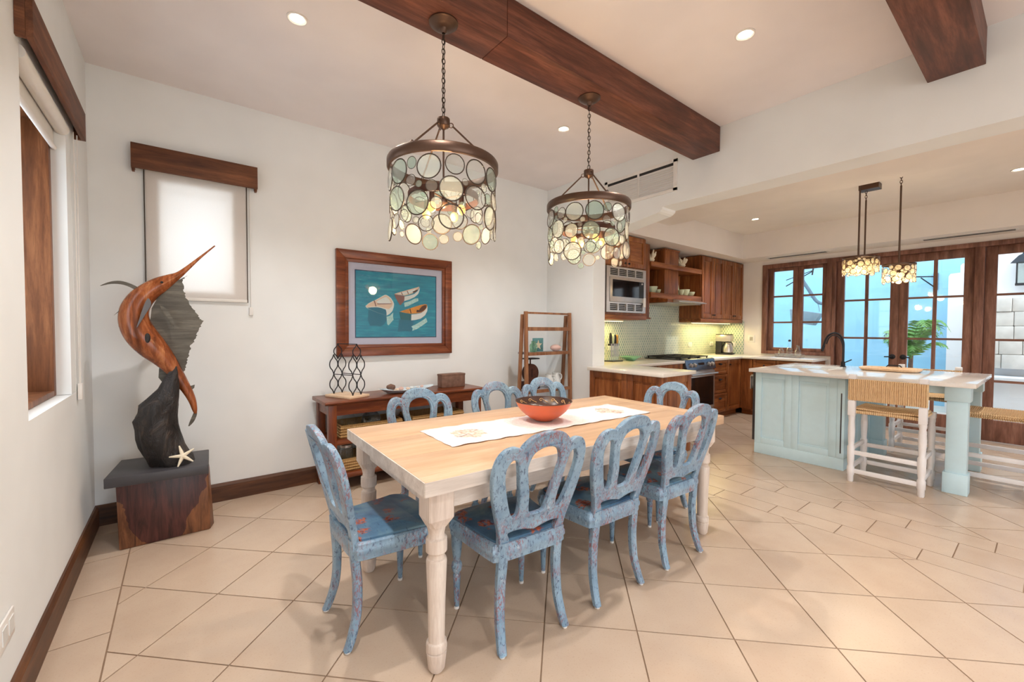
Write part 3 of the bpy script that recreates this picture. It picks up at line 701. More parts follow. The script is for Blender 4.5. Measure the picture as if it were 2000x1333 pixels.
for k in range(13):
    a0 = 2*PI*k/13; mm = MB(); pts = []
    for i in range(18):
        th = i/17*4.4*PI/2; rr = .0135*(1-i/20); u = rr*math.cos(th)+.004; z = .092+rr*math.sin(th)*.8; a = a0-u/.15; pts.append((inr(z)*math.cos(a), inr(z)*math.sin(a), z))
    tail = [(inr(z)*math.cos(a0-u/.15), inr(z)*math.sin(a0-u/.15), z) for u, z in ((.046, .079), (.034, .083), (.025, .090))]
    mm.tube(tail+pts, .0018, 5); obj('scroll', mm, CREAM, bd)
# ------------------------------------------------------------------ chandeliers
ch = thing('chandelier', 'chandelier', 'chandelier', local=True)
obj('canopy', MB().lathe([(.0, 0), (.070, 0), (.070, -.006), (.060, -.010), (.052, -.020), (.034, -.026), (.020, -.030), (.014, -.045), (.008, -.050)][::-1], seg=32, cap=False), BRONZE, ch, True)
mm = MB(); z = -.055; k = 0
while z > -.455:
    ax = (1, 0) if k % 2 else (0, 1); pts = []
    for i in range(12):
        a = 2*PI*i/12; u = .0085*math.cos(a); w = .0145*math.sin(a); pts.append((u*ax[0], u*ax[1], z-.012+w))
    mm.tube(pts, .0022, 5, True); z -= .0232; k += 1
obj('chain', mm, BRZDK, ch, True)
obj('cord', MB().tube([(.004*math.sin(i*.8), .004*math.cos(i*.8), -.05-i*.0215) for i in range(20)], .0018, 5), BRZDK, ch)
obj('cap', MB().lathe([(.004, -.455), (.030, -.458), (.031, -.462), (.031, -.492), (.026, -.498), (.012, -.505), (.006, -.512)][::-1], seg=24), BRONZE, ch, True)
RC = .255
obj('top_ring', MB().lathe([(RC+.008, -.673), (RC+.012, -.680), (RC+.012, -.712), (RC+.008, -.718), (RC-.004, -.718), (RC-.006, -.712), (RC-.006, -.680), (RC-.002, -.673), (RC+.008, -.673)], seg=64, cap=False), BRONZE, ch, True)
for q in range(3):
    a = q*2*PI/3+R_(88); ca, sa = math.cos(a), math.sin(a)
    ar = obj('arm', MB().tube([(.044*ca, .044*sa, -.492), (RC*.93*ca, RC*.93*sa, -.666)], .0045, 8), BRONZE, ch, True)
    mm = MB()
    for rr, zz in ((.036, -.488), (RC*.955, -.670)):
        mm.tube([(rr*ca+.011*math.cos(i*PI/6)*ca, rr*sa+.011*math.cos(i*PI/6)*sa, zz+.011*math.sin(i*PI/6)) for i in range(12)], .0025, 5, True)
    obj('hook_ring', mm, BRONZE, ar, True)
obj('stem', MB().tube([(0, 0, -.50), (0, 0, -.855)], .005, 8), BRONZE, ch)
obj('finial', MB().lathe([(.004, -.84), (.018, -.85), (.024, -.865), (.018, -.88), (.004, -.89)][::-1], seg=16), BRONZE, ch, True)
obj('inner_ring', MB().lathe([(.165, -.825), (.170, -.825), (.170, -.858), (.165, -.858), (.165, -.825)], seg=48, cap=False), RUSTM, ch, True)
for q in range(4):
    a = q*PI/2+.5; ca, sa = math.cos(a), math.sin(a)
    sk = obj('lamp_socket', MB().tube([(0, 0, -.84), (.07*ca, .07*sa, -.84), (.168*ca, .168*sa, -.84)], .004, 6).lathe([(.012, -.885), (.012, -.84)], .10*ca, .10*sa, 0, 12), BRONZE, ch, True)
    obj('bulb', MB().ball((.10*ca, .10*sa, -.908), .020, 14, 10, (1, 1, 1.25)), BULB, sk, True)
random.seed(11)
def discmesh(name, seg, ht):
    return MB().lathe([(.0005, -ht*.8), (.93, -ht*.55), (.97, 0), (.93, ht*.55), (.0005, ht*.8)], seg=seg, cap=False)
def rimmesh(seg):
    pts = [(math.cos(2*PI*i/seg), math.sin(2*PI*i/seg), 0) for i in range(seg)]
    return MB().tube(pts, .055, 6, True)
CIR = 2*PI*(RC-.004); placed = []
def ok(u, z, r):
    for a, b, c in placed:
        du = abs(u-a); du = min(du, CIR-du)
        if math.hypot(du, z-b) < (r+c)*.985: return False
    return True
ztop, zbot = -.720, -1.055
def bot(u): return -1.022-.028*math.sin(u/CIR*2*PI*5)
rows = []
for rad, tries in ((.056, 500), (.045, 900), (.036, 1200), (.027, 1800), (.021, 2500), (.016, 2500)):
    for _ in range(tries):
        u = random.random()*CIR; zc = random.uniform(bot(u)+rad*.4, ztop-rad)
        if rad == .056 and _ < 60: zc = ztop-rad-.004
        if zc-rad < bot(u)-.03: continue
        if ok(u, zc, rad): placed.append((u, zc, rad))
dm = {}; rm = None
for i, (u, zc, rad) in enumerate(placed):
    mat = random.choice((DISC1, DISC1, DISC2, DISC3)); key = mat.name
    a = u/(RC-.004)
    if key not in dm:
        o = obj('glass_disc', discmesh('d', 24, .10), mat, ch, True); dm[key] = o.data
    else:
        o = bpy.data.objects.new('glass_disc', dm[key]); C.objects.link(o); o.parent = ch
    M = Matrix.Translation(((RC-.004)*math.cos(a), (RC-.004)*math.sin(a), zc)) @ Matrix.Rotation(a+random.uniform(-.12, .12), 4, 'Z') @ Matrix.Rotation(PI/2+random.uniform(-.08, .08), 4, 'Y') @ Matrix.Diagonal((rad*.95, rad*.95, rad*.95, 1))
    o.matrix_local = M
    if rm is None: r_ = obj('metal_rim', rimmesh(24), BRZDK, None, True); rm = r_.data
    else: r_ = bpy.data.objects.new('metal_rim', rm); C.objects.link(r_)
    r_.parent = o; r_.matrix_local = Matrix.Identity(4)
l = light('bulb_glow', 'POINT', (0, 0, -.955), BULB_W*3, (1, .70, .38), None, .05); l.parent = ch
place(ch, True, (1.02, 1.852, 2.7805), 0, 'glass-disc drum chandelier nearer the viewer, hung at the beam left part', 'glass-disc chandeliers')
c2 = place(ch, False, (2.076, 1.862, 2.7805), R_(40), 'glass-disc drum chandelier farther away, beside the white air grille', 'glass-disc chandeliers')
# ------------------------------------------------------------------ sailfish sculpture on pedestal
pd_ = thing('pedestal', 'block of two-tone wood with a dark slab top in the corner', 'pedestal', (-.1, 3.4, 0))
mm = MB(); bx = [(-.302, 3.318), (.132, 3.326), (.155, 3.40), (.15, 3.62), (-.29, 3.63)]; tx_ = [(-.312, 3.322), (.125, 3.318), (.135, 3.40), (.135, 3.60), (-.30, 3.61)]
mm.v = [(x, y, 0) for x, y in bx]+[(x, y, .398) for x, y in tx_]; n = 5
mm.f = [tuple(range(n-1, -1, -1)), tuple(range(n, 2*n))]+[(i, (i+1) % n, n+(i+1) % n, n+i) for i in range(n)]
obj('wood_block', mm, PEDW, pd_, bevel=.008)
obj('top_slab', MB().prism([(-.352, 3.235), (.122, 3.20), (.142, 3.605), (-.312, 3.645)], .398, .455), SLAB, pd_, bevel=.004)
sc = thing('sailfish_sculpture', 'carved leaping sailfish on a dark driftwood base', 'sculpture', (-.1, 3.40, .455))
YS = 3.40
sp = [(.183, 1.841, .004), (.10, 1.752, .008), (.004, 1.645, .019), (-.045, 1.606, .034), (-.097, 1.568, .050), (-.150, 1.522, .058), (-.193, 1.468, .066), (-.220, 1.400, .073), (-.218, 1.325, .079), (-.188, 1.252, .083), (-.142, 1.183, .078), (-.090, 1.115, .062), (-.040, 1.035, .044), (0, .955, .034), (.032, .887, .027), (.052, .83, .021), (.062, .779, .015), (.066, .75, .008)]
P = crom([(x, z, r) for x, z, r in sp], 5)
bd_ = obj('body', MB().tube([(x, YS-.012*math.sin(z*3), z) for x, z, r in P], [r for x, z, r in P], 18, flat=.95, ref=(0, 1, 0)), FISH, sc, True)
eye = obj('eye', MB().ball((-.088, YS-.048, 1.578), .0075, 10, 8), BLACKP, bd_, True)
obj('gill_hollow', MB().ball((-.158, YS-.072, 1.238), .02, 12, 8, (.7, .35, 1.5)), DRIFT, bd_, True)
random.seed(5)
sl = [(.034, 1.632), (.012, 1.612), (.016, 1.55), (.026, 1.49), (.060, 1.43), (.088, 1.378), (.112, 1.344), (.094, 1.29), (.080, 1.268), (.072, 1.225), (.046, 1.185), (.038, 1.14), (.026, 1.085), (.018, 1.04), (0, .98), (-.06, 1.10), (-.13, 1.22), (-.15, 1.32), (-.14, 1.42), (-.10, 1.51), (-.04, 1.58)]
rag = []
for i in range(len(sl)):
    a, b = sl[i], sl[(i+1) % len(sl)]
    for q in range(6):
        u = q/6; x = a[0]+(b[0]-a[0])*u; z = a[1]+(b[1]-a[1])*u
        if i < 14: x += random.uniform(-.004, .006); z += random.uniform(-.003, .003)
        rag.append((x, z))
obj('sail_fin', MB().prism(rag, YS+.005, YS+.017, 'y'), SAIL, sc)
obj('crescent_fin', MB().prism(crom([(-.155, 1.50), (-.20, 1.545), (-.265, 1.576), (-.32, 1.572), (-.368, 1.543), (-.32, 1.558), (-.265, 1.556), (-.21, 1.525), (-.17, 1.485)], 4, True), YS+.02, YS+.032, 'y'), SAIL, sc)
obj('pectoral_fin', MB().prism(crom([(-.150, 1.475), (-.138, 1.44), (-.165, 1.38), (-.205, 1.30), (-.185, 1.38), (-.165, 1.45)], 4, True), YS-.085, YS-.073, 'y'), FIND, sc)
obj('thin_fin', MB().prism([(-.24, 1.44), (-.27, 1.42), (-.308, 1.372), (-.275, 1.405), (-.235, 1.43)], YS-.02, YS-.01, 'y'), SAIL, sc)
obj('side_fin', MB().prism([(-.10, 1.44), (-.07, 1.42), (-.04, 1.36), (-.03, 1.29), (-.055, 1.35), (-.09, 1.40)], YS-.03, YS-.02, 'y'), SAIL, sc)
obj('tail_fin', MB().prism(crom([(.066, .775), (.055, .75), (.028, .672), (.055, .695), (.072, .735), (.074, .765)], 3, True), YS-.012, YS, 'y'), SAIL, sc)
obj('tail_fin', MB().prism([(.03, .925), (.065, .935), (.062, .915), (.045, .90), (.04, .87), (.022, .905)], YS-.01, YS+.002, 'y'), SAIL, sc)
lv = [(1.06, -.038, -.02), (1.02, -.068, -.012), (.97, -.095, -.010), (.92, -.116, -.012), (.865, -.165, -.015), (.825, -.212, -.02), (.79, -.216, -.026), (.745, -.240, -.029), (.69, -.234, -.026), (.63, -.228, -.008), (.57, -.212, .008), (.52, -.192, .030), (.485, -.172, .058), (.456, -.158, .066)]
mm = MB(); seg = 28
for k, (z, a, b) in enumerate(lv):
    cx, rx = (a+b)/2, (b-a)/2; ry = min(.10, rx*.85)+.012
    for i in range(seg):
        th = 2*PI*i/seg; f = 1+.10*math.sin(3*th+z*11)+.05*math.sin(7*th-z*23); f = min(f, 1.06)
        mm.v.append((cx+rx*math.cos(th)*f, YS-.02+ry*math.sin(th)*f, z+.008*math.sin(5*th+k)*(1 if 0 < k < len(lv)-1 else 0)))
for k in range(len(lv)-1):
    for i in range(seg): i2 = (i+1) % seg; mm.f.append((k*seg+i2, k*seg+i, (k+1)*seg+i, (k+1)*seg+i2))
mm.f += [tuple(range(seg)), tuple((len(lv)-1)*seg+i for i in range(seg-1, -1, -1))]
obj('driftwood_base', mm, DRIFT, sc, True)
obj('rear_fin', MB().prism([(-.11, 1.06), (-.075, 1.07), (-.07, 1.0), (-.085, .94), (-.115, .99)], YS+.03, YS+.045, 'y'), SAIL, sc)
st = thing('starfish', 'small cream starfish leaning on the driftwood base', 'starfish', (-.005, 3.30, .455), local=True)
for k in range(5):
    a = PI/2+k*2*PI/5+.25
    obj('arm', MB().tube([(0, 0, 0), (.03*math.cos(a), 0, .03*math.sin(a)), (.066*math.cos(a), 0, .066*math.sin(a))], [.0115, .009, .0035], 8), STARM, st, True)
obj('disc', MB().ball((0, -.004, 0), .015, 10, 8, (1, .6, 1)), STARM, st, True)
st.location = (-.002, 3.258, .518); st.rotation_euler = (R_(-18), 0, 0)
# ------------------------------------------------------------------ framed picture
pc = thing('framed_picture', 'framed print of three small boats on turquoise water', 'picture', (1.61, YB, 1.06))
fx0, fx1, fz0, fz1 = 1.055, 2.185, 1.055, 1.99; fw = .105
def frame4(name, x0, x1, z0, z1, w, y0, y1, mat, par, bevel=.004):
    obj(name, MB().prism([(x0, z0), (x1, z0), (x1-w, z0+w), (x0+w, z0+w)], y0, y1, 'y'), mat, par, bevel=bevel); obj(name, MB().prism([(x0, z1), (x1, z1), (x1-w, z1-w), (x0+w, z1-w)], y0, y1, 'y'), mat, par, bevel=bevel)
    obj(name, MB().prism([(x0, z0), (x0, z1), (x0+w, z1-w), (x0+w, z0+w)], y0, y1, 'y'), mat, par, bevel=bevel); obj(name, MB().prism([(x1, z0), (x1, z1), (x1-w, z1-w), (x1-w, z0+w)], y0, y1, 'y'), mat, par, bevel=bevel)
frame4('frame_rail', fx0, fx1, fz0, fz1, .075, YB-.04, YB-.001, FRAMEW, pc); frame4('inner_lip', fx0+.075, fx1-.075, fz0+.075, fz1-.075, .028, YB-.03, YB-.001, FRAMEW, pc, .003)
mat_ = obj('mat_board', B(fx0+.10, fx1-.10, YB-.012, YB-.006, fz0+.10, fz1-.10), plain('lilac_mat_board', srgb(196, 194, 214), .8, var=.02), pc)
ix0, ix1, iz0, iz1 = 1.225, 2.012, 1.226, 1.818
obj('image_border', B(ix0-.008, ix1+.008, YB-.0135, YB-.0118, iz0-.008, iz1+.008), plain('print_border_navy', srgb(30, 56, 92), .6), mat_)
im = obj('sea_image', B(ix0, ix1, YB-.0145, YB-.0130, iz0, iz1), SEA, pc)
def PX(u, v): # crop of the print: u 130..1330, v 165..1155 -> metres
    return (ix0+(u-130)/1200*(ix1-ix0), iz1-(v-165-(u-130)*.07*(1-(v-165)/990))/ (990)*(iz1-iz0))
bw = plain('boat_white', srgb(226, 228, 224), .6, var=.04); bt = plain('boat_tan', srgb(226, 196, 172), .6); bor = plain('boat_orange', srgb(216, 140, 50), .6, var=.2, scale=30); bteal = plain('boat_teal', srgb(24, 104, 116), .6); brs = plain('boat_rust', srgb(136, 92, 86), .6); bdk = plain('boat_shadow', srgb(20, 112, 140), .6); brf = plain('boat_reflection', srgb(176, 214, 210), .6, var=.2, scale=60); bdark = plain('boat_dark_gear', srgb(84, 44, 30), .6)
shapes = [
 ('water_shadow', [(300, 745), (430, 790), (555, 832), (560, 900), (520, 970), (470, 1000), (390, 985), (320, 990), (290, 900)], bdk),
 ('water_shadow', [(745, 890), (930, 908), (975, 920), (955, 990), (930, 1080), (840, 1070), (720, 1075), (735, 980)], bdk),
 ('reflection', [(556, 850), (600, 842), (655, 790), (650, 850), (660, 900), (630, 930), (585, 985), (565, 960)], brf),
 ('reflection', [(930, 1000), (1000, 970), (1090, 920), (1170, 868), (1190, 930), (1110, 985), (1020, 1040), (945, 1068), (955, 1030)], brf),
 ('reflection', [(820, 640), (900, 618), (990, 575), (1040, 570), (1045, 610), (960, 650), (880, 690), (830, 705)], brf),
 ('boat_hull', [(258, 695), (300, 655), (350, 625), (400, 602), (470, 560), (520, 530), (548, 522), (590, 543), (625, 575), (652, 618), (668, 660), (662, 710), (640, 770), (600, 812), (558, 835), (430, 795), (320, 745), (275, 722)], bw),
 ('hull_shade', [(280, 720), (350, 712), (420, 710), (480, 722), (545, 745), (556, 790), (556, 834), (430, 794), (320, 744)], bdk),
 ('boat_interior', [(266, 693), (305, 660), (352, 632), (402, 609), (470, 569), (520, 540), (548, 532), (584, 552), (616, 582), (640, 622), (652, 658), (636, 700), (590, 740), (540, 728), (480, 708), (420, 698), (350, 702), (300, 714), (278, 708)], bt),
 ('boat_floor', [(405, 628), (470, 590), (530, 560), (560, 560), (600, 600), (622, 650), (560, 660), (440, 655)], bw),
 ('thwart', [(370, 612), (384, 605), (400, 650), (412, 700), (398, 700), (386, 655)], brs), ('thwart', [(420, 655), (630, 652), (630, 662), (425, 668)], brs),
 ('boat_stern', [(672, 512), (740, 525), (832, 540), (826, 600), (800, 640), (760, 680), (720, 620), (690, 560)], brs),
 ('boat_hull', [(826, 545), (900, 530), (980, 505), (1040, 455), (1068, 400), (1062, 450), (1040, 505), (980, 555), (900, 590), (822, 615)], bw),
 ('boat_interior', [(670, 508), (740, 485), (830, 458), (930, 430), (1010, 408), (1058, 392), (1040, 440), (990, 480), (910, 510), (832, 532), (740, 522)], bt),
 ('boat_floor', [(720, 505), (830, 472), (930, 445), (1005, 425), (980, 465), (900, 498), (832, 518)], bw),
 ('thwart', [(770, 485), (782, 480), (805, 525), (792, 526)], brs), ('thwart', [(860, 462), (872, 458), (895, 505), (880, 508)], brs), ('boat_gear', [(950, 470), (1000, 448), (1040, 430), (1010, 470), (965, 488)], bdark),
 ('boat_stern', [(745, 780), (850, 800), (940, 818), (935, 870), (928, 908), (850, 900), (770, 892), (755, 840)], bteal),
 ('boat_hull', [(932, 818), (1010, 812), (1090, 795), (1150, 750), (1192, 690), (1188, 760), (1150, 830), (1080, 880), (1000, 900), (928, 908)], bw),
 ('boat_interior', [(750, 776), (820, 752), (900, 728), (1000, 695), (1080, 672), (1150, 658), (1186, 668), (1180, 710), (1140, 760), (1080, 790), (1000, 803), (930, 806), (840, 795)], bor),
 ('boat_gear', [(1090, 700), (1140, 672), (1178, 676), (1168, 725), (1120, 765), (1060, 785), (1010, 785), (1015, 745), (1050, 750)], bdark), ('thwart', [(900, 735), (915, 730), (935, 800), (918, 802)], bdark)]
for i, (nm, pts, mt) in enumerate(shapes):
    obj(nm, MB().prism([PX(u, v) for u, v in pts], YB-.0148-.00012*i, YB-.0143, 'y'), mt, im)
obj('glazing', B(fx0+.095, fx1-.095, YB-.0215, YB-.020, fz0+.095, fz1-.095), GLASS, pc)
# ------------------------------------------------------------------ sideboard
sb = thing('sideboard', 'long dark wooden console table with open shelves under the picture', 'sideboard', (1.57, 3.6, 0))
sx0, sx1, sy0, sy1, sz = .885, 2.29, 3.41, 3.80, .735
obj('top', MB().prism([(sy0-.02, sz-.014), (sy0-.014, sz-.022), (sy0+.005, sz-.030), (sy1, sz-.03), (sy1, sz), (sy0-.012, sz), (sy0-.02, sz-.006)], sx0-.03, sx1+.03, 'x'), SIDEW, sb, bevel=.003)
for x in (sx0, sx1-.06):
    for y in (sy0, sy1-.06): obj('leg', B(x, x+.06, y, y+.06, 0, sz-.03), SIDEZ, sb, bevel=.004)
for y in (sy0+.008, sy1-.03): obj('apron', B(sx0+.06, sx1-.06, y, y+.022, sz-.115, sz-.03), SIDEW, sb)
for x in (sx0+.008, sx1-.03): obj('side_apron', B(x, x+.022, sy0+.06, sy1-.06, sz-.115, sz-.03), SIDEW, sb)
for z in (.385, .115): obj('shelf', B(sx0+.012, sx1-.012, sy0+.01, sy1-.01, z, z+.04), SIDEW, sb, bevel=.003)
def basket(x0, x1, y0, y1, z, h, label):
    b = thing('woven_basket', label, 'basket', ((x0+x1)/2, (y0+y1)/2, z), group='woven baskets in the sideboard')
    m = MB(); t_ = .014
    m.box(x0, x1, y0, y0+t_, z, z+h); m.box(x0, x1, y1-t_, y1, z, z+h); m.box(x0, x0+t_, y0+t_, y1-t_, z, z+h); m.box(x1-t_, x1, y0+t_, y1-t_, z, z+h); m.box(x0+t_, x1-t_, y0+t_, y1-t_, z, z+.012)
    obj('woven_body', m, BASK, b)
    for k in range(int(h/.022)):
        zz = z+.012+k*.022; pts = []
        for q in range(40):
            u = q/40*4; e = int(u); f = u-e; w = .004*math.sin(q*PI/1+k*PI)
            c = [(x0-w+(x1-x0+2*w)*f, y0-w), (x1+w, y0-w+(y1-y0+2*w)*f), (x1+w-(x1-x0+2*w)*f, y1+w), (x0-w, y1+w-(y1-y0+2*w)*f)][e]; pts.append((c[0], c[1], zz))
        obj('woven_strand', MB().tube(pts, .0085, 5, True), BASK, b, True)
basket(.985, 1.50, 3.46, 3.74, .426, .10, 'woven basket on the upper sideboard shelf, holding glassware'); basket(1.60, 2.12, 3.46, 3.74, .426, .10, 'woven basket at the right of the upper sideboard shelf')
basket(.985, 1.50, 3.46, 3.74, .156, .10, 'woven basket on the bottom sideboard shelf with clear boxes'); basket(1.60, 2.12, 3.46, 3.74, .156, .10, 'woven basket at the right of the bottom sideboard shelf')
def dome(x, y, z, r, h, label, mat=GLASS):
    b = thing('glass_dome', label, 'glass bowl', (x, y, z), local=True, group='glassware in the basket')
    obj('body', MB().lathe([(r, 0), (r, h*.35), (r*.85, h*.7), (r*.45, h*.95), (.004, h)], seg=24), mat, b, True); obj('rim', MB().tube([(r*math.cos(i*PI/12), r*math.sin(i*PI/12), .004) for i in range(24)], .004, 6, True), BLACKM, b, True)
dome(1.085, 3.58, .439, .08, .16, 'upturned glass bowl at the left of the upper basket'); dome(1.28, 3.60, .439, .085, .165, 'upturned dark-rimmed glass bowl in the middle of the upper basket', glassmat('smoky_glass', (.72, .80, .86, 1), .5, .1))
dome(1.43, 3.59, .439, .05, .12, 'small upturned glass at the right of the upper basket')
for x, h, lb in ((1.07, .15, 'clear storage jar at the left of the lower basket'), (1.22, .19, 'tall clear storage jar in the middle of the lower basket'), (1.38, .13, 'clear storage jar at the right of the lower basket')):
    j = thing('storage_jar', lb, 'jar', (x, 3.6, .169), local=True, group='jars in the lower basket')
    obj('body', MB().lathe([(.05, 0), (.055, .01), (.055, h-.03), (.045, h)], seg=20), DISC3, j, True); obj('lid', MB().lathe([(.048, h), (.048, h+.02)], seg=20), STEEL, j, True)
# wine rack
wr = thing('wine_rack', 'black wire wine rack of ogee loops on a pale wooden base', 'wine rack', (1.085, 3.61, .7352), R_(24), local=True)
obj('base', B(-.10, .10, -.15, .15, 0, .02), PALEW, wr, bevel=.003)
def ogee(cx, z0, h, w, y):
    R = crom([(0, 0), (.012, .18*h), (w*.42, .34*h), (w*.5, .5*h), (w*.42, .66*h), (.012, .82*h), (0, h)], 5)
    return [[(cx+s_*x, y, z0+z) for x, z in R] for s_ in (-1, 1)]
for y in (-.112, .112):
    m = MB()
    for cx, z0 in ((-.042, .02), (.042, .02), (-.042, .185), (.042, .185), (0, .31)):
        for L in ogee(cx, z0, .165 if z0 < .3 else .13, .08, y): m.tube(L, .0042, 6)
    obj('wire_loops', m, BLACKM, wr, True)
for x, z in ((0, .438), (-.042, .185), (.042, .185)): obj('cross_wire', MB().tube([(x, -.112, z), (x, .112, z)], .0035, 6), BLACKM, wr)
pl = thing('platter', 'long pale platter on the sideboard heaped with shells', 'platter', (1.59, 3.56, .7352), local=True)
m = MB(); seg = 36
for rx, ry, z in ((.13, .05, 0), (.18, .07, .004), (.25, .10, .026), (.262, .105, .030), (.25, .098, .030), (.18, .066, .010), (.01, .005, .008)):
    m.v += [(rx*math.cos(2*PI*i/seg), ry*math.sin(2*PI*i/seg), z+(.018*abs(math.cos(2*PI*i/seg))**3 if rx > .2 else 0)) for i in range(seg)]
for k in range(6):
    for i in range(seg): i2 = (i+1) % seg; m.f.append((k*seg+i, k*seg+i2, (k+1)*seg+i2, (k+1)*seg+i))
m.f += [tuple(range(seg-1, -1, -1)), tuple(6*seg+i for i in range(seg))]
obj('dish', m, CERBLUE, pl, True)
random.seed(8)
def shell(x, y, z, s, label, mat, grp, rot=0, mid=None):
    t_ = thing('seashell', label, 'shell', (x, y, z), rot, grp, local=True)
    pts = []; rr = []
    for i in range(26):
        a = i/25*4.6*PI; q = 1-i/27; pts.append((s*.55*q*math.cos(a)*.8, s*.55*q*math.sin(a)*.8, s*.45+s*1.15*(i/25)*.5)); rr.append(s*.42*q+.001)
    m = MB().tube(pts, rr, 8, ref=(0, 0, 1)); zmin = min(v_[2] for v_ in m.v)
    m.v = [(a, b, c-zmin) for a, b, c in m.v]; obj('whorl', m, mat, t_, True)
    return t_
shl = [(-.15, .0, .055, 'tall twisted shell standing at the left of the platter'), (-.10, -.02, .03, 'small brown shell beside the tall one on the platter'), (-.05, .01, .034, 'pink shell left of centre on the platter'), (0, -.015, .03, 'cream shell in the centre of the platter'), (.05, .01, .032, 'pale ribbed shell right of centre on the platter'), (.10, -.01, .026, 'small shell toward the right of the platter'), (.15, .005, .022, 'smallest shell at the right tip of the platter')]
for i, (x, y, s_, lb) in enumerate(shl): shell(1.59+x, 3.56+y, .7352+.0135+(.012 if abs(x) > .12 else 0), s_, lb, (OLDWOOD, SHELLM, PINKSH, SHELLM, CERW, SHELLM, PINKSH)[i], 'shells on the platter', i*1.3)
wb = thing('wooden_box', 'weathered wooden block standing at the sideboard right end', 'box', (2.08, 3.62, .7352), local=True)
obj('body', B(-.13, .13, -.045, .045, 0, .128), OLDWOOD, wb, bevel=.006); obj('lid', B(-.132, .132, -.047, .047, .112, .131), OLDWOOD, wb, bevel=.004)
# ------------------------------------------------------------------ ladder shelf
ls = thing('ladder_shelf', 'slim wooden ladder shelf in the corner beside the sideboard', 'shelf', (3.16, 3.55, 0))
lx0, lx1 = 2.835, 3.515
for x in (lx0, lx1-.032):
    obj('front_post', MB().prism([(3.36, 0), (3.40, 0), (3.43, 1.49), (3.395, 1.49)], x, x+.032, 'x'), LADW, ls, bevel=.003)
    obj('rear_post', MB().prism([(3.54, 0), (3.575, 0), (3.485, 1.46), (3.45, 1.46)], x+.002, x+.030, 'x'), LADW, ls, bevel=.003)
obj('top_rail', B(lx0+.032, lx1-.032, 3.395, 3.42, 1.465, 1.485), LADW, ls); obj('upper_rail', B(lx0+.032, lx1-.032, 3.385, 3.41, 1.285, 1.325), LADW, ls)
for z, y1 in ((1.035, 3.56), (.63, 3.60), (.25, 3.63)):
    sh = obj('shelf', B(lx0+.032, lx1-.032, 3.405, y1, z, z+.02), plain('shelf_grey_%d' % int(z*100), srgb(150, 152, 160), .6), ls); obj('shelf_lip', B(lx0+.032, lx1-.032, 3.38, 3.404, z-.012, z+.022), LADW, sh)
gj = thing('glass_jar', 'small green glass jar on the ladder shelf', 'jar', (3.01, 3.47, 1.0555), local=True)
obj('body', MB().lathe([(.034, 0), (.042, .01), (.042, .075), (.026, .095), (.024, .115), (.030, .118)], seg=20), glassmat('green_glass', (.55, .82, .66, 1), .5, .25), gj, True)
TGREY = plain('star_tile_teal', srgb(86, 136, 140), .4, var=.25, scale=40)
ti = thing('decor_tile', 'small square blue tile with a white star on the ladder shelf', 'tile', (3.10, 3.50, 1.0555), local=True)
obj('plate', B(-.075, .075, -.006, .006, 0, .15), TGREY, ti, bevel=.002)
star = [((.058 if k % 2 == 0 else .025)*math.cos(PI/2+k*PI/5), .072+(.058 if k % 2 == 0 else .025)*math.sin(PI/2+k*PI/5)) for k in range(10)]
obj('star', MB().prism(star, -.0085, -.0055, 'y'), STARM, ti)
ps = thing('pink_bowl', 'pale pink rounded shell on the ladder shelf', 'shell', (3.345, 3.475, 1.0555), local=True)
obj('body', MB().ball((0, 0, .038), .07, 18, 10, (1, .75, .54)), PINKSH, ps, True)
ks = thing('kitchen_scale', 'rusty antique kitchen scale on the ladder shelf', 'scale', (3.0, 3.51, .6505), local=True)
obj('base_box', B(-.095, .095, -.06, .06, 0, .085), RUSTM, ks, bevel=.01)
dlm = obj('dial', MB().lathe([(.0, -.03), (.096, -.03), (.10, -.022), (.10, .022), (.096, .03), (.0, .03)], seg=28, cap=False).xf(Matrix.Translation((0, 0, .175)) @ Matrix.Rotation(PI/2, 4, 'X')), RUSTM, ks, True)
obj('pointer', B(-.003, .003, -.034, -.0302, .13, .225), BLACKM, dlm); obj('post', MB().tube([(0, 0, .27), (0, 0, .325)], .008, 8), RUSTM, ks); obj('pan', B(-.085, .085, -.06, .06, .325, .338), BLACKM, ks, bevel=.003)
def jug(x, y, z, s, label, ang=0):
    j = thing('jug', label, 'jug', (x, y, z), ang, 'white jugs on the ladder shelf', local=True)
    obj('body', MB().lathe([(.035*s, 0), (.055*s, .015*s), (.068*s, .06*s), (.058*s, .11*s), (.040*s, .145*s), (.046*s, .175*s), (.044*s, .175*s), (.036*s, .145*s), (.05*s, .1*s), (.055*s, .05*s), (.01*s, .01*s)], seg=22), CERW, j, True)
    obj('handle', MB().tube(crom([(.044*s, 0, .155*s), (.085*s, 0, .15*s), (.095*s, 0, .105*s), (.06*s, 0, .06*s)], 6), .007*s, 8), CERW, j, True)
jug(3.245, 3.475, .6505, .85, 'white jug in front on the ladder shelf, handle to the right', R_(-20)); jug(3.375, 3.505, .6505, .9, 'tall white jug behind the others on the ladder shelf', R_(-10)); jug(3.155, 3.565, .6505, .55, 'smallest white jug beside the rusty scale', R_(200))
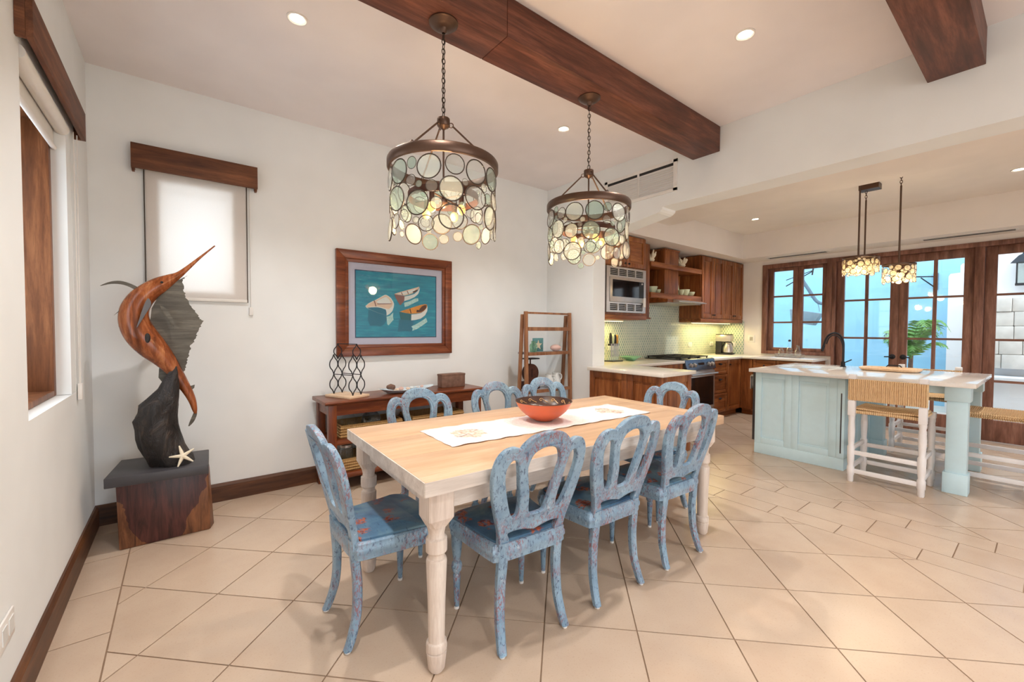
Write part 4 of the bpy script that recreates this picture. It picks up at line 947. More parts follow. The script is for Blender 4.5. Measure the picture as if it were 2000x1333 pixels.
# ------------------------------------------------------------------ glazed doors and kitchen window
def grid_sash(par, name, y0, y1, z0, z1, st, top, botm, cols, zs, x0=XD+.03, x1=XD+.075, mat=DOORW, handle=None):
    """one leaf: stiles and rails as one frame mesh, bars and panes as its pieces; zs = glass row limits top to bottom"""
    m = MB(); m.box(x0, x1, y0, y0+st, z0, z1); m.box(x0, x1, y1-st, y1, z0, z1); m.box(x0, x1, y0+st, y1-st, z1-top, z1); m.box(x0, x1, y0+st, y1-st, z0, z0+botm)
    f = obj(name, m, mat, par, bevel=.003); gy0, gy1 = y0+st, y1-st; bw_ = .018; xm = (x0+x1)/2
    cw = (gy1-gy0)/cols
    for c in range(1, cols): obj('glazing_bar', B(xm-.014, xm+.014, gy0+c*cw-bw_, gy0+c*cw+bw_, z0+botm, z1-top), mat, f)
    for r in range(len(zs)-1):
        if r: obj('glazing_bar', B(xm-.0135, xm+.0135, gy0, gy1, zs[r]-.013, zs[r]+.013), DOORWY, f)
        for c in range(cols): obj('pane', B(xm-.003, xm+.003, gy0+c*cw+(bw_ if c else 0)-.001, gy0+(c+1)*cw-(bw_ if c < cols-1 else 0)+.001, zs[r+1]+.012, zs[r]-.012), PANE, f)
    return f
w3 = struct('window_3', None, loc=(XD, 2.48, .93))
m = MB(); m.box(XD-.03, XD+.12, 2.845, 2.918, .928, 2.352); m.box(XD-.03, XD+.12, 1.985, 2.05, .928, 2.352); m.box(XD-.03, XD+.12, 2.05, 2.845, 2.285, 2.352); m.box(XD-.03, XD+.12, 2.05, 2.845, .928, .975)
obj('casing', m, DOORW, w3, bevel=.004)
zs = [2.235, 1.838, 1.428, 1.03]
for y0, y1 in ((2.436, 2.843), (2.052, 2.434)): grid_sash(w3, 'sash', y0, y1, .976, 2.284, .068, .049, .054, 1, zs)
d1 = struct('door_1', None, loc=(XD, .45, 0))
m = MB(); m.box(XD-.03, XD+.12, 1.945, 1.984, .0, 2.352); m.box(XD-.03, XD+.12, -1.04, 1.945, 2.295, 2.352); m.box(XD-.03, XD+.12, .512, .592, 0, 2.295); m.box(XD-.03, XD+.12, -.97, -.90, 0, 2.295)
obj('casing', m, DOORW, d1, bevel=.004)
zd = [2.19, 1.728, 1.20, .715, .27]
for i, (y0, y1) in enumerate(((1.268, 1.943), (.594, 1.266), (-.195, .510), (-.898, -.197))):
    f = grid_sash(d1, 'door_leaf', y0, y1, .008, 2.294, .088 if i < 2 else .095, .10, .25, 2, zd)
    if i < 2:
        yy = 1.318 if i == 0 else 1.21; s_ = 1 if i == 0 else -1
        h = obj('handle_rose', MB().lathe([(.033, 0), (.033, .006), (.027, .011), (.015, .014)], seg=22).xf(Matrix.Translation((XD+.03, yy, .957)) @ Matrix.Rotation(-PI/2, 4, 'Y')), BLACKM, f, True)
        obj('lever', MB().tube([(XD+.02, yy, .957), (XD-.012, yy, .957), (XD-.014, yy+s_*.012, .957), (XD-.014, yy+s_*.075, .953)], .0075, 8), BLACKM, h, True)
# ------------------------------------------------------------------ courtyard outside
struct('wall_courtyard_blue', B(10.6, 10.8, -3, 9, -.05, 5.2), BLUEW); struct('wall_courtyard_end', B(7.66, 10.6, 5.2, 5.4, -.05, 5.2), BLUEW)
m = MB(); pf = [(1.06, -.05), (1.06, 2.18), (1.04, 2.22), (.93, 2.23), (.93, 2.34), (.91, 2.37), (.72, 2.40), (.70, 2.44), (.55, 2.48), (-3, 2.48), (-3, -.05)]
m.prism(pf, 9.75, 10.2, 'x'); struct('wall_courtyard_white', m, WHITEW)
cw_ = thing('stone_bench', 'pale stone ledge outside behind the right-hand glazed door', 'ledge', (9.4, .1, -.03)); random.seed(21)
for r in range(5):
    y = -1.2+random.uniform(0, .15)
    while y < .55:
        w = random.uniform(.22, .42); obj('stone', B(9.55+random.uniform(0, .03), 9.745, y, min(y+w-.004, .62), .75+r*.21, .75+r*.21+.206), STONEM, cw_, bevel=.012); y += w
obj('ledge_slab', B(9.25, 9.745, -1.3, .66, .58, .64), WHITEW, cw_, bevel=.01); obj('ledge_base', B(9.35, 9.745, -1.3, .62, -.03, .58), WHITEW, cw_)
def frond(base, ang, L, up, mat, par, nleaf=13):
    m = MB(); P = []
    for i in range(10):
        q = i/9; P.append(Vector((base[0]+math.cos(ang)*L*q*.75, base[1]+math.sin(ang)*L*q*.75, base[2]+up*L*(q-.75*q*q*q))))
    m.tube(P, [.008*(1-.8*i/9) for i in range(10)], 5)
    side = Vector((-math.sin(ang), math.cos(ang), 0))
    for k in range(2, nleaf+2):
        q = k/(nleaf+2); i = int(q*9); f_ = q*9-i; p = P[i].lerp(P[min(i+1, 9)], f_); ll = L*.36*math.sin(PI*min(1, .15+q*.95))+.04; t_ = (P[min(i+1, 9)]-P[i]).normalized()
        for s_ in (-1, 1):
            e = p+side*s_*ll*.8+t_*ll*.55-Vector((0, 0, ll*.38)); w = t_*.014; mid = p.lerp(e, .5)+Vector((0, 0, ll*.06))
            m.quad(p-w, mid-w*1.3, e, mid+w*1.3, p+w)
    return obj('frond', m, mat, par)
pm = thing('potted_palm', 'green feathery palm in a white pot seen through the middle glazed door', 'palm', (9.0, 1.36, -.03), local=True)
obj('pot', MB().lathe([(.16, 0), (.20, .02), (.25, .40), (.26, .44), (.24, .44), (.22, .38), (.01, .37)], seg=24), CERW, pm, True)
random.seed(4)
obj('stem', MB().tube([(0, 0, .36), (.02, .01, .8), (0, 0, 1.05)], [.04, .03, .025], 8), OLDWOOD, pm, True)
for k in range(17): frond((.0, 0, .85+.25*random.random()), k*2.4, random.uniform(.42, .6), random.uniform(.9, 1.9), GRASSM, pm)
def bush(x, y, s, label, mat):
    b = thing('leafy_plant', label, 'plant', (x, y, -.03), local=True, group='low plants in the courtyard')
    obj('pot', MB().lathe([(.10*s, 0), (.15*s, .30*s), (.14*s, .30*s), (.01, .27*s)], seg=18), CERW, b, True)
    for k in range(9):
        a = k*2.4; L = s*random.uniform(.35, .55); m = MB(); dx, dy = math.cos(a), math.sin(a); pts = [(dx*L*q*.6, dy*L*q*.6, .27*s+L*1.1*(q-.35*q*q)) for q in (0, .35, .7, 1)]
        w = (.012*s, .035*s, .028*s, .002)
        for i in range(3): m.quad((pts[i][0]-dy*w[i], pts[i][1]+dx*w[i], pts[i][2]), (pts[i+1][0]-dy*w[i+1], pts[i+1][1]+dx*w[i+1], pts[i+1][2]), (pts[i+1][0]+dy*w[i+1], pts[i+1][1]-dx*w[i+1], pts[i+1][2]), (pts[i][0]+dy*w[i], pts[i][1]-dx*w[i], pts[i][2]))
        obj('leaf', m, mat, b)
bush(8.35, 2.03, 1.0, 'bright green leafy plant outside below the faucet', LEAF2); bush(9.3, 2.6, 1.0, 'leafy plant outside behind the glass bottles', LEAF2); bush(8.7, 2.45, .8, 'small leafy plant outside behind the window worktop', GRASSM)
br = thing('driftwood_pole', 'slanting grey driftwood pole outside the kitchen window', 'pole', (9.5, 3.0, 0))
obj('pole', MB().tube(crom([(9.5, 3.35, 2.80), (9.5, 3.12, 2.45), (9.5, 2.92, 2.10), (9.5, 2.78, 1.86), (9.5, 2.66, 1.80)], 5), [.022]*5+[.03]*16, 10), plain('grey_driftwood', srgb(98, 116, 130), .8), br, True)
obj('wall_bracket', MB().tube([(9.5, 3.30, 2.18), (9.5, 2.84, 2.44)], .01, 6).tube([(9.5, 3.30, 2.30), (9.5, 2.84, 2.45)], .008, 6).tube([(9.5, 2.86, 2.36), (9.5, 2.84, 2.52)], .014, 6), BLACKM, br)
obj('stay', B(9.5, 10.597, 3.32, 3.345, 2.72, 2.745), BLACKM, br)
hp = thing('hanging_trough', 'grey metal trough hanging from a wire loop outside the kitchen window', 'planter', (9.5, 2.98, 1.5))
TM = Matrix.Translation((9.5, 2.95, 1.55)) @ Matrix.Rotation(R_(11), 4, 'X')
m = MB().prism([(-.25, .12), (.27, .12), (.20, -.12), (-.17, -.12)], -.10, .10, 'x'); obj('trough', m.xf(TM), GREYP, hp, bevel=.006)
obj('wire_handle', MB().tube([(9.5, 2.95+.22*math.cos(a), 1.66+.30*math.sin(a)) for a in [PI*i/14 for i in range(15)]], .006, 6), GREYP, hp)
wbk = thing('iron_bracket', 'empty black iron wall bracket on the blue courtyard wall', 'bracket', (10.55, 1.45, 2.2))
obj('wall_plate', B(10.58, 10.599, 1.28, 1.34, 2.03, 2.33), BLACKM, wbk); obj('arms', MB().tube([(10.58, 1.31, 2.27), (10.36, 1.55, 2.27), (10.33, 1.62, 2.24)], .012, 6).tube([(10.58, 1.31, 2.07), (10.42, 1.48, 2.25)], .010, 6), BLACKM, wbk)
lt = thing('wall_lantern', 'black wall lantern outside at the right edge', 'lantern', (9.70, .285, 2.05))
obj('cage', MB().box(9.55, 9.565, .215, .23, 2.0, 2.3).box(9.55, 9.565, .34, .355, 2.0, 2.3).box(9.675, 9.69, .215, .23, 2.0, 2.3).box(9.675, 9.69, .34, .355, 2.0, 2.3).box(9.545, 9.695, .21, .36, 1.97, 2.0), BLACKM, lt)
obj('glass', B(9.566, 9.674, .231, .339, 2.0, 2.3), DISC3, lt); obj('roof', MB().lathe([(.13, 2.30), (.11, 2.33), (.05, 2.41), (.015, 2.43), (.012, 2.47)], 9.62, .285, 0, 4), BLACKM, lt); obj('arm', B(9.61, 9.749, .278, .292, 2.46, 2.475), BLACKM, lt)
# ------------------------------------------------------------------ kitchen cabinetry
def panel_door(par, x0, x1, z0, z1, y, t_=.02, st=.055, name='door', knob=None, mat=CABZ):
    """frame-and-panel front facing -Y with its face at y"""
    m = MB(); m.box(x0, x0+st, y, y+t_, z0, z1); m.box(x1-st, x1, y, y+t_, z0, z1); m.box(x0+st, x1-st, y, y+t_, z1-st, z1); m.box(x0+st, x1-st, y, y+t_, z0, z0+st)
    d = obj(name, m, mat, par, bevel=.003)
    obj('recessed_panel', MB().box(x0+st+.001, x1-st-.001, y+.010, y+t_, z0+st+.001, z1-st-.001).box(x0+st+.02, x1-st-.02, y+.005, y+.012, z0+st+.02, z1-st-.02), CABZ if z1-z0 > x1-x0 else CABX, d)
    if knob: obj('knob', MB().lathe([(.005, 0), (.005, .012), (.012, .018), (.012, .024), (.004, .028)], seg=12).xf(Matrix.Translation((knob[0], y, knob[1])) @ Matrix.Rotation(PI/2, 4, 'X')), BLACKM, d, True)
    return d
def panel_doorX(par, y0, y1, z0, z1, x, t_=.02, st=.06, name='door', knob=None, mat=CABZ, pm_=None):
    m = MB(); m.box(x, x+t_, y0, y0+st, z0, z1); m.box(x, x+t_, y1-st, y1, z0, z1); m.box(x, x+t_, y0+st, y1-st, z1-st, z1); m.box(x, x+t_, y0+st, y1-st, z0, z0+st)
    d = obj(name, m, mat, par, bevel=.003)
    obj('recessed_panel', MB().box(x+.010, x+t_, y0+st+.001, y1-st-.001, z0+st+.001, z1-st-.001).box(x+.005, x+.012, y0+st+.025, y1-st-.025, z0+st+.025, z1-st-.025), pm_ or mat, d)
    if knob: obj('knob', MB().lathe([(.005, 0), (.005, .012), (.012, .018), (.004, .026)], seg=12).xf(Matrix.Translation((x, knob[0], knob[1])) @ Matrix.Rotation(-PI/2, 4, 'Y')), BLACKM, d, True)
    return d
ZC = .90
# peninsula
pn = thing('peninsula_cabinet', 'wooden peninsula cabinet with two panels facing the dining table', 'cabinet', (3.75, 2.7, 0))
obj('carcass', MB().box(3.492, 3.97, 2.222, 3.08, .09, ZC-.036).box(3.735, 3.97, 3.08, 3.58, .09, ZC-.036), CABZ, pn); obj('plinth', B(3.53, 3.95, 2.26, 3.07, 0, .09), CABY, pn)
panel_doorX(pn, 2.20, 2.585, .10, ZC-.037, 3.472, st=.065, name='end_panel'); panel_doorX(pn, 2.588, 3.075, .10, ZC-.037, 3.472, st=.065, name='end_panel')
panel_door(pn, 3.493, 3.985, .10, ZC-.037, 2.20, st=.07, name='side_panel')
bl = thing('base_cabinet', 'wooden base cabinet hidden between the peninsula and the range', 'cabinet', (4.6, 3.3, 0))
obj('carcass', B(3.975, 5.165, 2.99, 3.58, .09, ZC-.036), CABX, bl); obj('plinth', B(3.975, 5.165, 3.04, 3.58, 0, .09), CABX, bl)
for x0, x1 in ((3.99, 4.57), (4.58, 5.16)): panel_door(bl, x0, x1, .10, ZC-.04, 2.97, knob=(x1-.04 if x0 < 4.2 else x0+.04, ZC-.11))
br_ = thing('drawer_cabinet', 'wooden cabinet with three drawers and a door right of the range', 'cabinet', (6.38, 3.3, 0))
obj('carcass', B(5.945, 6.86, 2.99, 3.58, .09, ZC-.036), CABX, br_); obj('plinth', B(5.945, 6.86, 3.05, 3.58, 0, .09), CABX, br_)
for z0, z1 in ((.66, .855), (.385, .65), (.10, .375)):
    d = panel_door(br_, 5.95, 6.39, z0, z1, 2.97, st=.04, name='drawer', mat=CABX); obj('cup_pull', MB().ball((6.17, 2.962, z1-.05 if z1 > .7 else z1-.07), .026, 12, 8, (1.4, .7, .55)), BLACKM, d, True)
panel_door(br_, 6.40, 6.845, .10, .855, 2.97, knob=(6.45, .79))
bw_c = thing('base_cabinet', 'wooden base cabinet under the kitchen window beside the island', 'cabinet', (7.15, 2.5, 0))
obj('carcass', B(6.865, 7.44, 2.05, 2.985, .09, ZC-.036), CABY, bw_c); obj('plinth', B(6.92, 7.44, 2.06, 2.985, 0, .09), CABY, bw_c)
for y0, y1 in ((2.075, 2.48), (2.49, 2.80)):
    d = panel_doorX(bw_c, y0, y1, .69, .855, 6.844, st=.035, name='drawer', mat=CABY); obj('knob', MB().ball((6.835, (y0+y1)/2, .775), .013, 10, 8), BLACKM, d, True)
    panel_doorX(bw_c, y0, y1, .10, .68, 6.844)
obj('corner_stile', B(6.846, 6.864, 2.81, 2.985, .10, .855), CABZ, bw_c)
wt = MB().prism([(3.44, 2.17), (4.02, 2.17), (4.02, 2.945), (5.165, 2.945), (5.165, 3.577), (3.735, 3.577), (3.735, 3.085), (3.44, 3.085)], ZC-.035, ZC)
tag(obj('worktop', wt, COUNTER, None, bevel=.004), 'cream stone worktop over the peninsula left of the range', 'worktop')
wt = MB().prism([(5.942, 2.945), (6.82, 2.945), (6.82, 2.02), (7.438, 2.02), (7.438, 3.577), (5.942, 3.577)], ZC-.035, ZC)
tag(obj('worktop', wt, COUNTER, None, bevel=.004), 'cream stone worktop right of the range running under the window', 'worktop')
# range cooker
rg = thing('range_cooker', 'stainless gas range with blue-grey control panel and black oven glass', 'range', (5.555, 3.25, 0))
obj('body', MB().box(5.172, 5.936, 2.955, 3.57, .06, .895).box(5.20, 5.91, 3.0, 3.57, 0, .06), STEEL, rg)
cp_ = obj('control_panel', MB().prism([(2.955, .755), (2.915, .765), (2.945, .905), (2.985, .915)], 5.172, 5.936, 'x'), STEELB, rg, bevel=.003)
for x in (5.27, 5.36, 5.74, 5.83): obj('knob', MB().lathe([(.030, 0), (.030, .008), (.024, .012), (.022, .035), (.018, .038)], seg=18).xf(Matrix.Translation((x, 2.930, .835)) @ Matrix.Rotation(R_(102), 4, 'X')), STEEL, cp_, True)
obj('display', MB().prism([(2.9335, .86), (2.9285, .83), (2.9265, .83), (2.9315, .86)], 5.47, 5.63, 'x'), BLKGL, cp_)
od = obj('oven_door', B(5.185, 5.923, 2.925, 2.954, .22, .745), STEEL, rg, bevel=.004)
obj('oven_glass', B(5.235, 5.873, 2.919, 2.926, .26, .665), BLKGL, od); obj('door_handle', MB().tube([(5.21, 2.925, .705), (5.21, 2.875, .705), (5.90, 2.875, .705), (5.90, 2.925, .705)], .013, 10), STEEL, od, True)
obj('drawer_front', B(5.185, 5.923, 2.93, 2.954, .07, .21), STEEL, rg, bevel=.004)
ct = obj('cooktop', B(5.18, 5.928, 2.99, 3.56, .895, .906), BLACKP, rg, bevel=.003)
for x0 in (5.20, 5.445, 5.69):
    m = MB(); x1 = x0+.225
    for y in (3.03, 3.16, 3.285, 3.41, 3.53): m.box(x0, x1, y-.006, y+.006, .925, .938)
    for x in (x0+.006, (x0+x1)/2, x1-.006): m.box(x-.006, x+.006, 3.03, 3.53, .925, .938)
    for x in (x0+.006, x1-.006):
        for y in (3.04, 3.52): m.box(x-.007, x+.007, y-.007, y+.007, .9055, .926)
    obj('pan_grate', m, BLACKM, ct)
for x in (5.31, 5.80):
    for y in (3.12, 3.42): obj('burner', MB().lathe([(.045, .906), (.045, .915), (.03, .917), (.03, .922), (.004, .923)], x, y, 0, 18), BLACKP, ct, True)
# microwave cabinet
mc = thing('wall_cabinet', 'tall wooden wall cabinet built around the microwave', 'cabinet', (4.12, 3.35, 1.42), group='kitchen wall cabinets')
obj('carcass', MB().box(3.74, 3.765, 3.12, 3.57, 1.46, 2.41).box(4.475, 4.50, 3.12, 3.57, 1.46, 2.41).box(3.765, 4.475, 3.12, 3.57, 1.475, 1.50).box(3.765, 4.475, 3.12, 3.57, 2.025, 2.05).box(3.765, 4.475, 3.12, 3.57, 2.385, 2.41).box(3.765, 4.475, 3.55, 3.57, 1.50, 2.385), CABZ, mc)
obj('light_rail', B(3.74, 4.53, 3.10, 3.57, 1.42, 1.474), CABX, mc, bevel=.004)
panel_door(mc, 3.742, 4.118, 2.04, 2.405, 3.10, knob=(4.085, 2.075)); panel_door(mc, 4.122, 4.498, 2.04, 2.405, 3.10, knob=(4.155, 2.075))
mw = thing('microwave', 'stainless built-in microwave with vented trim and dark window', 'microwave', (4.12, 3.3, 1.50))
m = MB(); tz0, tz1 = 1.502, 2.022; m.box(3.752, 3.80, 3.085, 3.115, tz0, tz1); m.box(4.44, 4.488, 3.085, 3.115, tz0, tz1); m.box(3.80, 4.44, 3.085, 3.115, 1.60, 1.62); m.box(3.80, 4.44, 3.085, 3.115, 1.905, 1.925); m.box(3.80, 4.44, 3.085, 3.115, tz0, 1.525); m.box(3.80, 4.44, 3.085, 3.115, 2.0, tz1)
tr = obj('trim_kit', m, STEEL, mw)
obj('vent_back', B(3.80, 4.44, 3.108, 3.114, 1.525, 1.60), BLACKP, mw); obj('vent_back', B(3.80, 4.44, 3.108, 3.114, 1.925, 2.0), BLACKP, mw)
for z0, z1 in ((1.525, 1.60), (1.925, 2.0)):
    for k in range(5): x = 3.80+k*.16-.012; obj('vent_divider', B(max(x, 3.80), min(x+.024, 4.44), 3.085, 3.1075, z0, z1), STEEL, tr)
    for k in range(3): z = z0+.016+k*.02; obj('vent_louvre', B(3.812, 4.428, 3.094, 3.104, z, z+.006), STEEL, tr)
obj('oven_body', B(3.80, 4.44, 3.12, 3.53, 1.62, 1.905), BLACKP, mw)
dr = obj('front_door', B(3.803, 4.437, 3.075, 3.119, 1.622, 1.903), STEEL, mw, bevel=.004); obj('window', B(3.845, 4.33, 3.069, 3.076, 1.68, 1.872), BLKGL, dr); obj('control_strip', B(4.338, 4.425, 3.069, 3.076, 1.68, 1.872), BLACKP, dr)
obj('dial', MB().ball((4.385, 3.068, 1.85), .012, 10, 8), STEEL, dr, True)
obj('timer_tag', B(4.42, 4.465, 3.066, 3.0745, 1.575, 1.685), WHITEP, mw)
# open shelves + hood
hs = thing('hood_shelf_unit', 'wooden range hood with chimney crossed by two display shelves', 'shelf', (5.4, 3.4, 1.45))
obj('end_panel', B(4.64, 4.79, 3.235, 3.575, 1.46, 2.405), CABZ, hs, bevel=.004); obj('end_corbel', B(4.63, 4.80, 3.22, 3.575, 1.44, 1.46), CABZ, hs)
obj('back_panel', B(4.79, 6.065, 3.56, 3.576, 1.80, 2.41), CABZ, hs)
obj('chimney', MB().box(5.17, 5.515, 3.262, 3.559, 2.192, 2.40).box(5.155, 5.53, 3.25, 3.559, 2.385, 2.405), CABZ, hs, bevel=.003); obj('chimney_lower', B(5.17, 5.515, 3.262, 3.559, 1.793, 2.124), CABZ, hs, bevel=.003)
obj('shelf', B(4.791, 6.068, 3.215, 3.559, 2.125, 2.191), CABX, hs, bevel=.004); obj('shelf', B(4.791, 6.068, 3.215, 3.559, 1.722, 1.792), CABX, hs, bevel=.004)
hd = obj('hood_canopy', MB().prism([(3.20, 1.721), (3.06, 1.70), (3.06, 1.665), (3.57, 1.665), (3.57, 1.721)], 4.93, 5.85, 'x'), CABX, hs); obj('hood_visor', MB().prism([(3.055, 1.70), (2.97, 1.672), (2.97, 1.664), (3.055, 1.664)], 5.05, 5.75, 'x'), STEEL, hd); obj('hood_filter', B(4.97, 5.81, 3.09, 3.55, 1.655, 1.664), STEEL, hd)
rc = thing('wall_cabinet', 'wooden wall cabinet with four narrow panelled doors by the coffee maker', 'cabinet', (6.76, 3.4, 1.42), group='kitchen wall cabinets')
obj('carcass', B(6.075, 7.44, 3.242, 3.575, 1.475, 2.408), CABZ, rc); obj('light_rail', B(6.075, 7.44, 3.225, 3.575, 1.42, 1.474), CABX, rc, bevel=.003)
for k in range(4):
    x0 = 6.085+k*.338; panel_door(rc, x0+.002, x0+.336, 1.48, 2.404, 3.22, st=.065, knob=((x0+.31) if k % 2 == 0 else x0+.028, 1.53))
# under-cabinet lamps
for x0, x1, lb in ((3.80, 4.45, 'slim warm lamp strip under the microwave cabinet'), (6.15, 7.35, 'slim warm lamp strip under the four-door wall cabinet')):
    u = thing('under_cabinet_lamp', lb, 'lamp', ((x0+x1)/2, 3.4, 1.41), group='under-cabinet lamps')
    obj('housing', B(x0, x1, 3.38, 3.42, 1.408, 1.419), WHITEP, u); obj('diffuser', B(x0+.01, x1-.01, 3.385, 3.415, 1.404, 1.408), emit('strip_'+str(int(x0)), (1, .82, .35, 1), 4), u)
    light('strip_light', 'AREA', ((x0+x1)/2, 3.40, 1.400), 4.5*(x1-x0), (1, .80, .30), u, x1-x0-.04, size_y=.03)
# crockery on the shelves
def vessel(name, label, cat, x, y, z, prof, mat, group=None, seg=20, handle=None):
    t_ = thing(name, label, cat, (x, y, z), group=group, local=True); obj('body', MB().lathe(prof, seg=seg), mat, t_, True)
    if handle: r, h = handle; obj('handle', MB().tube(crom([(r, 0, h*.8), (r+.03, 0, h*.75), (r+.03, 0, h*.35), (r*.85, 0, h*.3)], 4), .005, 6), mat, t_, True)
    return t_
bowlp = lambda r, h: [(r*.45, 0), (r*.6, .004), (r*.9, h*.6), (r, h), (r*.95, h), (r*.8, h*.55), (.004, .01)]
for x, r, h, lb in ((4.842, .04, .06, 'pale green cup at the far left of the lower hood shelf'), (4.965, .075, .085, 'pale green bowl left of the hood chimney'), (5.10, .045, .055, 'small pale green cup left of the hood chimney')): vessel('cup', lb, 'crockery', x, 3.32, 1.793, bowlp(r, h), CERG, 'crockery on the lower hood shelf')
vessel('vase', 'tall pale green bottle vase right of the hood chimney', 'vase', 5.59, 3.36, 1.793, [(.04, 0), (.055, .02), (.058, .10), (.045, .16), (.022, .22), (.018, .28), (.022, .285)], CERG)
for x, r, h, lb, hd_ in ((5.575, .04, .07, 'small pale green cup beside the bottle vase', None), (5.74, .085, .09, 'pale green bowl on the right of the lower hood shelf', None), (5.91, .07, .065, 'pale green tea cup with handle at the right of the lower hood shelf', (.066, .06))):
    vessel('cup', lb, 'crockery', x, 3.255 if x < 5.6 else 3.31, 1.793, bowlp(r, h), CERG, 'crockery on the lower hood shelf', 20, hd_)
for x, y, lb in ((4.90, 3.30, 'white coral cluster left of the hood chimney on the upper shelf'), (5.66, 3.30, 'white coral cluster right of the hood chimney on the upper shelf')):
    t_ = thing('coral', lb, 'coral', (x, y, 2.192), local=True, group='coral on the upper hood shelf'); random.seed(int(x*10))
    obj('base', MB().ball((0, 0, .035), .06, 12, 8, (1, .8, .58)), STARM, t_, True)
    for k in range(11):
        a = k*2.4; e = .5+.45*random.random(); obj('branch', MB().tube([(0, 0, .03), (.075*math.cos(a)*e, .05*math.sin(a), .07+.05*random.random()), (.105*math.cos(a)*e, .07*math.sin(a), .10+.06*random.random())], [.022, .016, .008], 7), STARM, t_, True)
# worktop things
kb = thing('knife_block', 'clear knife block with green and wooden handled knives', 'knife block', (4.305, 3.42, ZC), local=True)
obj('base', B(-.10, .10, -.07, .07, .0003, .012), BLACKP, kb); obj('clear_panel', B(-.085, .085, -.012, .012, .012, .20), DISC1, kb); obj('magnet_bar', B(-.09, .09, -.018, .018, .20, .225), BLACKP, kb)
for x, mt, h in ((-.06, BLACKP, .135), (-.012, CERG, .12), (.028, BLACKP, .11), (.065, plain('knife_wood', srgb(196, 140, 60), .5), .11)):
    k_ = obj('knife_handle', MB().prism([(x-.015, .226), (x+.015, .226), (x+.018, .226+h*.6), (x+.010, .226+h), (x-.010, .226+h), (x-.016, .226+h*.6)], -.01, .01, 'y'), mt, kb, bevel=.003); obj('blade', B(x-.014, x+.014, -.020, -.0185, .06, .225), STEEL, k_)
gd = thing('scalloped_dish', 'mint green scalloped dish beside the knife block', 'dish', (4.63, 3.40, ZC), local=True)
m = MB(); seg = 48
for r, z in ((.08, .0003), (.10, .005), (.17, .055), (.166, .056), (.09, .014), (.004, .012)): m.v += [((r*(1+.05*math.cos(8*2*PI*i/seg) if r > .15 else r))*math.cos(2*PI*i/seg) if r <= .15 else r*(1+.05*math.cos(8*2*PI*i/seg))*math.cos(2*PI*i/seg), (r*(1+.05*math.cos(8*2*PI*i/seg)) if r > .15 else r)*math.sin(2*PI*i/seg)*.7, z) for i in range(seg)]
for k in range(5):
    for i in range(seg): i2 = (i+1) % seg; m.f.append((k*seg+i, k*seg+i2, (k+1)*seg+i2, (k+1)*seg+i))
m.f += [tuple(range(seg-1, -1, -1)), tuple(5*seg+i for i in range(seg))]; obj('dish', m, DISHG, gd, True)
cm = thing('coffee_maker', 'steel and black coffee maker in the worktop corner', 'coffee maker', (7.12, 3.36, ZC), R_(12), local=True)
obj('base', B(-.10, .10, -.13, .12, .0003, .025), BLACKP, cm, bevel=.006); obj('tower', B(-.095, .095, .03, .12, .025, .30), BLACKP, cm, bevel=.006); hh = obj('brew_head', B(-.10, .10, -.11, .12, .215, .325), BRONZE if 0 else STEEL, cm, bevel=.01); obj('lid', B(-.098, .098, -.108, .118, .3255, .335), BLACKP, hh, bevel=.003)
cf = obj('carafe', MB().lathe([(.07, .026), (.085, .035), (.088, .10), (.065, .165), (.055, .185), (.058, .195)], 0, -.045, 0, 24), STEEL, cm, True); obj('carafe_handle', MB().tube(crom([(.058, -.06, .18), (.13, -.075, .185), (.145, -.08, .11), (.088, -.06, .07)], 5), .012, 8), BLACKP, cf, True); obj('carafe_lid', MB().lathe([(.06, .195), (.055, .21), (.004, .213)], 0, -.045, 0, 20), BLACKP, cf, True)
for x, lb in ((4.44, 'white socket in the backsplash behind the knife block'), (6.41, 'white socket in the backsplash right of the range'), (7.10, 'white socket in the backsplash behind the coffee maker')):
    s_ = thing('wall_socket', lb, 'socket', (x, YR-.02, 1.06), group='backsplash sockets'); obj('plate', B(x-.055, x+.055, YR-.020, YR-.0125, 1.03, 1.105), WHITEP, s_, bevel=.002); obj('socket_face', B(x-.03, x+.03, YR-.022, YR-.0201, 1.05, 1.085), CERW, s_)
s_ = thing('wall_socket', 'white socket in the backsplash on the window side of the corner', 'socket', (XD-.02, 3.38, 1.05), group='backsplash sockets'); obj('plate', B(XD-.020, XD-.0125, 3.33, 3.44, 1.02, 1.095), WHITEP, s_, bevel=.002); obj('socket_face', B(XD-.022, XD-.0201, 3.355, 3.415, 1.04, 1.075), CERW, s_)
s_ = thing('light_switch', 'small switch plate between the backsplash and the kitchen window', 'switch', (XD-.01, 3.07, 1.16)); obj('plate', B(XD-.008, XD-.001, 3.03, 3.13, 1.10, 1.22), WHITEP, s_, bevel=.002); obj('rocker', B(XD-.011, XD-.0081, 3.055, 3.105, 1.13, 1.19), STEEL, s_)
cy = thing('bottle_caddy', 'wire caddy on the window worktop', 'caddy', (7.15, 2.42, ZC), local=True)
m = MB()
for z in (.012, .05): m.tube([(-.07, -.17, z), (.07, -.17, z), (.07, .17, z), (-.07, .17, z)], .003, 6, True)
for x, y in ((-.07, -.17), (.07, -.17), (.07, .17), (-.07, .17)): m.tube([(x, y, .0005), (x, y, .05)], .003, 6)
obj('wire_frame', m, STEEL, cy); obj('tray', B(-.068, .068, -.168, .168, .010, .014), STEEL, cy)
